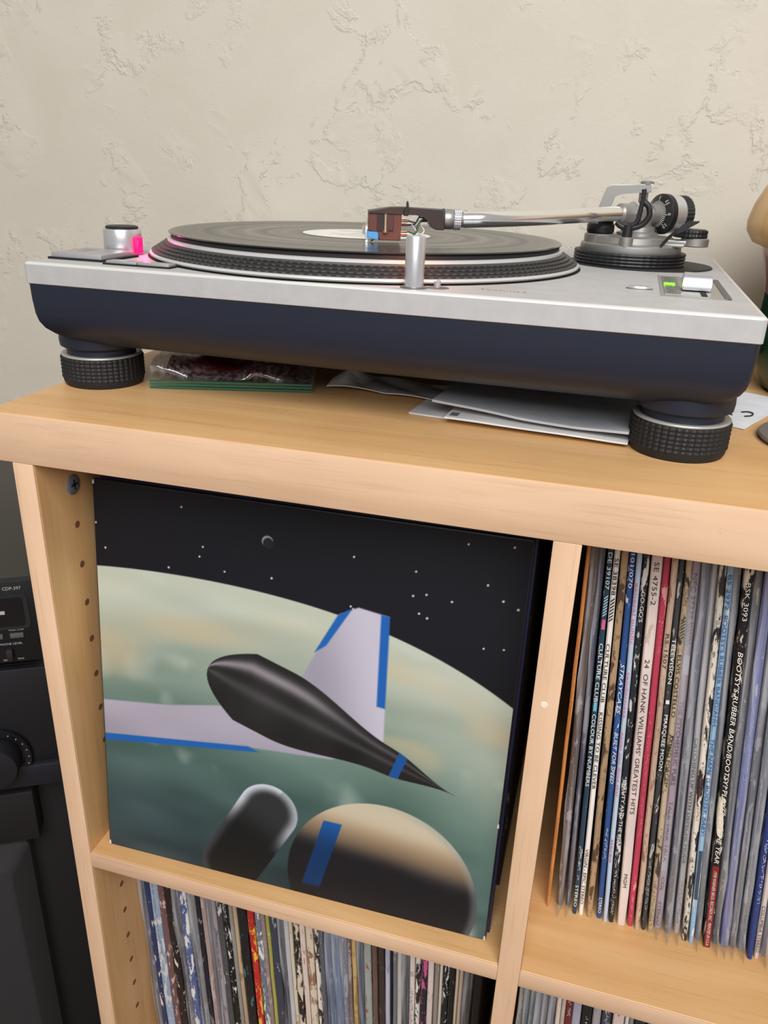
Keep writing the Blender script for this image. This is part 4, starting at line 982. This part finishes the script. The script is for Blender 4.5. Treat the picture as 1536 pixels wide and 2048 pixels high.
# zip bag
zb = tag(empty('zip_bag', (.0500, .0915, 0), (0, 0, .30)), 'clear zip bag holding something dark red, beside the left turntable foot', 'bag')
bm = bmesh.new(); rings = []
for i in range(15):
    s = i / 14; x = .118 * s; hgt = .0205 * (1 - .25 * s) * (.82 + .18 * math.sin(9 * s + 1)); r_ = []
    for k in range(14):
        a = 2 * PI * k / 14; wob = 1 + .09 * math.sin(3 * a + 11 * s)
        r_.append((x, .040 + .036 * math.cos(a) * wob, .0004 + hgt * (.5 + .5 * math.sin(a)) * (1 if math.sin(a) < 0 else wob)))
    rings.append(r_)
obj('bag_film', loft(bm, rings), clear_plastic('bag_film', (.92, .93, .95), .28, .16), zb, smooth=60)
bm = bmesh.new(); rings = []
for i in range(12):
    s = i / 11; x = .006 + .098 * s; r_ = []
    for k in range(12):
        a = 2 * PI * k / 12; wob = 1 + .14 * math.sin(2 * a + 15 * s)
        r_.append((x, .042 + .026 * math.cos(a) * wob * (.6 + .4 * math.sin(PI * s)), .0012 + .0165 * (1 - .3 * s) * (.5 + .5 * math.sin(a)) * wob * (.75 + .25 * math.sin(PI * s))))
    rings.append(r_)
obj('red_contents', loft(bm, rings), spine_mat((120, 26, 40), (60, 20, 26), .4, 91), zb, smooth=60)
bm = bmesh.new()
for k in range(3): box(bm, 0, .118, -.0006, .0006, .0006 + k * .0022, .0020 + k * .0022)
obj('zip_strip', bm, mat('zip_green', (28, 92, 66), .35), zb)
# note on the right
nt_ = tag(empty('paper_note', (.4621, .1505, .0002), (0, 0, math.atan2(.0438, .0205))), 'white paper note with handwriting at the right behind the front foot', 'note')
obj('paper', sheet(.105, .075, .0003, .0003, 31, 14, 10), paper_mat('note_white', (236, 236, 238), 5), nt_, smooth=60)
ink = mat('pen_ink', (28, 30, 40), .5)
obj('handwriting', TUBE(spline([(.041, .016, .0011), (.045, .0125, .0012), (.043, .0085, .0012), (.036, .0075, .0012), (.031, .0105, .0011)], 6), .0005, 6), ink, nt_)
obj('handwriting', TUBE([(.028, .018, .0011), (.031, .024, .0011), (.028, .030, .0011)], .0005, 6), ink, nt_)
# dark metal dish
ds = obj('metal_dish', LATHE([(0, .0005), (.0400, .0), (.0430, .0008), (.0446, .0030), (.0438, .0042), (.0400, .0040), (.0, .0062)], 72), mat('dark_pewter', (136, 126, 118), .42, .3), None, (.5125, .1360, .0002), smooth=50)
tag(ds, 'round dark pewter dish at the right edge, in front of the paper note', 'dish')
# glass jar with a wooden lid
jar = tag(empty('glass_jar', (.5520, .2860, .0002)), 'green and pink glass jar with chunky wooden lid right of the turntable', 'jar')
def glass(name, c, rough=.12):
    mt, nt, p = base_mat(name); p.inputs['Base Color'].default_value = (*lin(c), 1); p.inputs['Roughness'].default_value = rough
    p.inputs['Transmission Weight'].default_value = .45; p.inputs['IOR'].default_value = 1.45; return mt
obj('jar_body', LATHE([(0, 0), (.052, 0), (.062, .003), (.071, .022), (.0745, .045), (.0745, .062), (.0742, .074), (.0725, .074), (.0725, .045), (.060, .004), (0, .003)], 64, closed=False), glass('green_glass', (44, 92, 66)), jar, smooth=50)
obj('jar_neck', LATHE([(.0742, .0745), (.0755, .084), (.0790, .098), (.0835, .112), (.0815, .112), (.0770, .098), (.0730, .0745)], 64, closed=True), glass('pink_glass', (206, 150, 150)), jar, smooth=50)
obj('wooden_lid', LATHE([(0, .108), (.082, .108), (.090, .111), (.0955, .119), (.0962, .126), (.0935, .138), (.088, .150), (.083, .158), (.078, .161), (0, .162)], 72), wood('lid_pine', 2, (214, 176, 122), (198, 158, 104), (226, 192, 140)), jar, smooth=40)

# ------------------------------------------------------------------ hi-fi stack on the left
YAW = math.radians(30); CO = Vector((-.1083, .12, -.1994))
GB = mat('hifi_black', (20, 20, 24), .5, .1); GD = mat('hifi_dark_grey', (32, 32, 36), .5)
GT = mat('hifi_top', (60, 58, 53), .4, .3)
GW = mat('hifi_print', (176, 174, 170), .6); GLOSS = mat('hifi_gloss', (20, 21, 26), .18)
def stack_root(name, dz, label, cat): return tag(empty(name, (CO.x, CO.y, CO.z + dz), (0, 0, YAW)), label, cat)
HB = .0885
cd = stack_root('cd_player', -HB, 'black compact disc player on top of the hi-fi stack left of the bookcase', 'player')
obj('housing', BOX(-.43, .0, .008, .352, .006, HB, .001), GT, cd, smooth=40)
obj('front_panel', BOX(-.432, .003, 0, .0085, .002, HB - .0005, .0012), GB, cd, smooth=40)
for a, b in ((-.40, .03), (-.04, .03), (-.40, .26), (-.04, .26)): obj('foot', LATHE(cylprof(.014, 0, .0065), 24), BLACKM, cd, (a, b, 0))
def F(x, z): return (x, 0, HB + z)
bm = bmesh.new(); prism(bm, rrect(-.235, -.0045, HB - .0500, HB - .0140, .004), -.0012, .0005, bev=.0004)
fr_ = obj('drawer_frame', bm, GD, cd, smooth=40)
bm = bmesh.new(); prism(bm, rrect(-.230, -.0088, HB - .0468, HB - .0170, .003), -.0016, .0002, bev=.0003)
obj('drawer_front', bm, GLOSS, fr_, smooth=40)
obj('stop_mark', BOX(-.0290, -.0250, -.0019, -.0015, HB - .0335, HB - .0300), GW, cd)
text('lettering', 'CDP-397', .0046, GW, cd, (-.0244, -.0003, HB - .0096), ROT_FRONT, fit=.0156)
text('lettering', 'MUSIC SCAN', .0024, GW, cd, (-.0246, -.0003, HB - .0520), ROT_FRONT, fit=.0128)
text('lettering', 'TIMER', .0024, GW, cd, (-.0395, -.0003, HB - .0520), ROT_FRONT, fit=.0065)
obj('scan_button', BOX(-.0240, -.0122, -.0022, .0005, HB - .0592, HB - .0545, .0005), mat('hifi_button', (86, 84, 82), .45), cd, smooth=40)
obj('scan_button', BOX(-.0420, -.0300, -.0022, .0005, HB - .0592, HB - .0545, .0005), mat('hifi_button', (86, 84, 82), .45), cd, smooth=40)
text('lettering', 'PHONE LEVEL', .0030, GW, cd, (-.0350, -.0003, HB - .0668), ROT_FRONT, fit=.0202)
text('lettering', 'MIN', .0026, GW, cd, (-.0335, -.0003, HB - .0840), ROT_FRONT); text('lettering', 'MAX', .0026, GW, cd, (-.0209, -.0003, HB - .0835), ROT_FRONT)
obj('level_slider', BOX(-.0290, -.0235, -.0060, .0005, HB - .0815, HB - .0700, .0008), GD, cd, smooth=40)
# amplifier
HA = .148
am = stack_root('amplifier', -HB - .006 - HA, 'black amplifier with large round volume knob under the disc player', 'amplifier')
obj('housing', BOX(-.43, -.002, .010, .32, .012, HA, .001), GB, am, smooth=40)
obj('front_panel', BOX(-.432, .003, 0, .0105, .038, HA, .0014), mat('amp_panel', (24, 24, 29), .5, .1), am, smooth=40)
obj('lower_ledge', BOX(-.432, .003, -.006, .0105, .012, .0385, .0025), mat('amp_ledge', (28, 28, 37), .5, .1), am, smooth=40)
for a, b in ((-.40, .03), (-.04, .03), (-.40, .27), (-.04, .27)): obj('foot', LATHE(cylprof(.018, 0, .0125), 24), BLACKM, am, (a, b, 0))
kr = LATHE([(.0270, 0), (.0345, 0), (.0345, .004), (.0335, .0055), (.0275, .0055)], 56, Matrix.Rotation(PI / 2, 4, 'X'), closed=True)
kc = (-.0560, 0, HB + .006 + HA - .1925)
ring = obj('dial_ring', kr, GLOSS, am, kc, smooth=40)
obj('volume_knob', LATHE([(0, 0), (.0240, 0), (.0240, .018), (.0226, .0215), (.0150, .0232), (0, .0236)], 56, Matrix.Rotation(PI / 2, 4, 'X')), mat('knob_satin', (26, 26, 32), .5, .1), am, kc, smooth=50)
bm = bmesh.new()
for k in range(24):
    a = 2 * PI * k / 24; lathe(bm, [(0, .0054), (.0006, .0054), (.0006, .0058), (0, .0058)], 8, Matrix.Rotation(PI / 2, 4, 'X') @ Matrix.Translation((.0312 * math.cos(a), .0312 * math.sin(a), 0)))
obj('dial_dots', bm, GW, ring)
# speaker underneath
ST_Z = CO.z - HB - .006 - HA
HSK = ST_Z - FLOOR
sk = tag(empty('floor_speaker', (CO.x, CO.y, FLOOR), (0, 0, YAW)), 'large dark grey speaker cabinet under the amplifier at lower left', 'speaker')
obj('cabinet', BOX(-.44, .012, .030, .36, .012, HSK, .003), mat('speaker_black', (14, 14, 15), .7), sk, smooth=40)
bm = bmesh.new()
R0 = rrect(-.425, -.030, .03, HSK - .068, .012); 
g = []
for ins, d in ((0, .030), (0, .012), (.018, -.012), (.020, -.013)):
    g.append([(x, d, z) for x, z in rrect(-.440 + ins, -.044 - ins * .8, .022 + ins, HSK - .070 - ins, .010)])
obj('grille', loft(bm, g), mat('grille_cloth', (40, 38, 39), .9), sk, smooth=30)
obj('upper_panel', BOX(-.44, -.030, .004, .031, HSK - .066, HSK - .002, .002), mat('speaker_panel', (20, 20, 21), .6), sk, smooth=40)
for a, b in ((-.40, .06), (-.03, .06), (-.40, .32), (-.03, .32)): obj('foot', LATHE(cylprof(.018, 0, .0125), 24), BLACKM, sk, (a, b, 0))
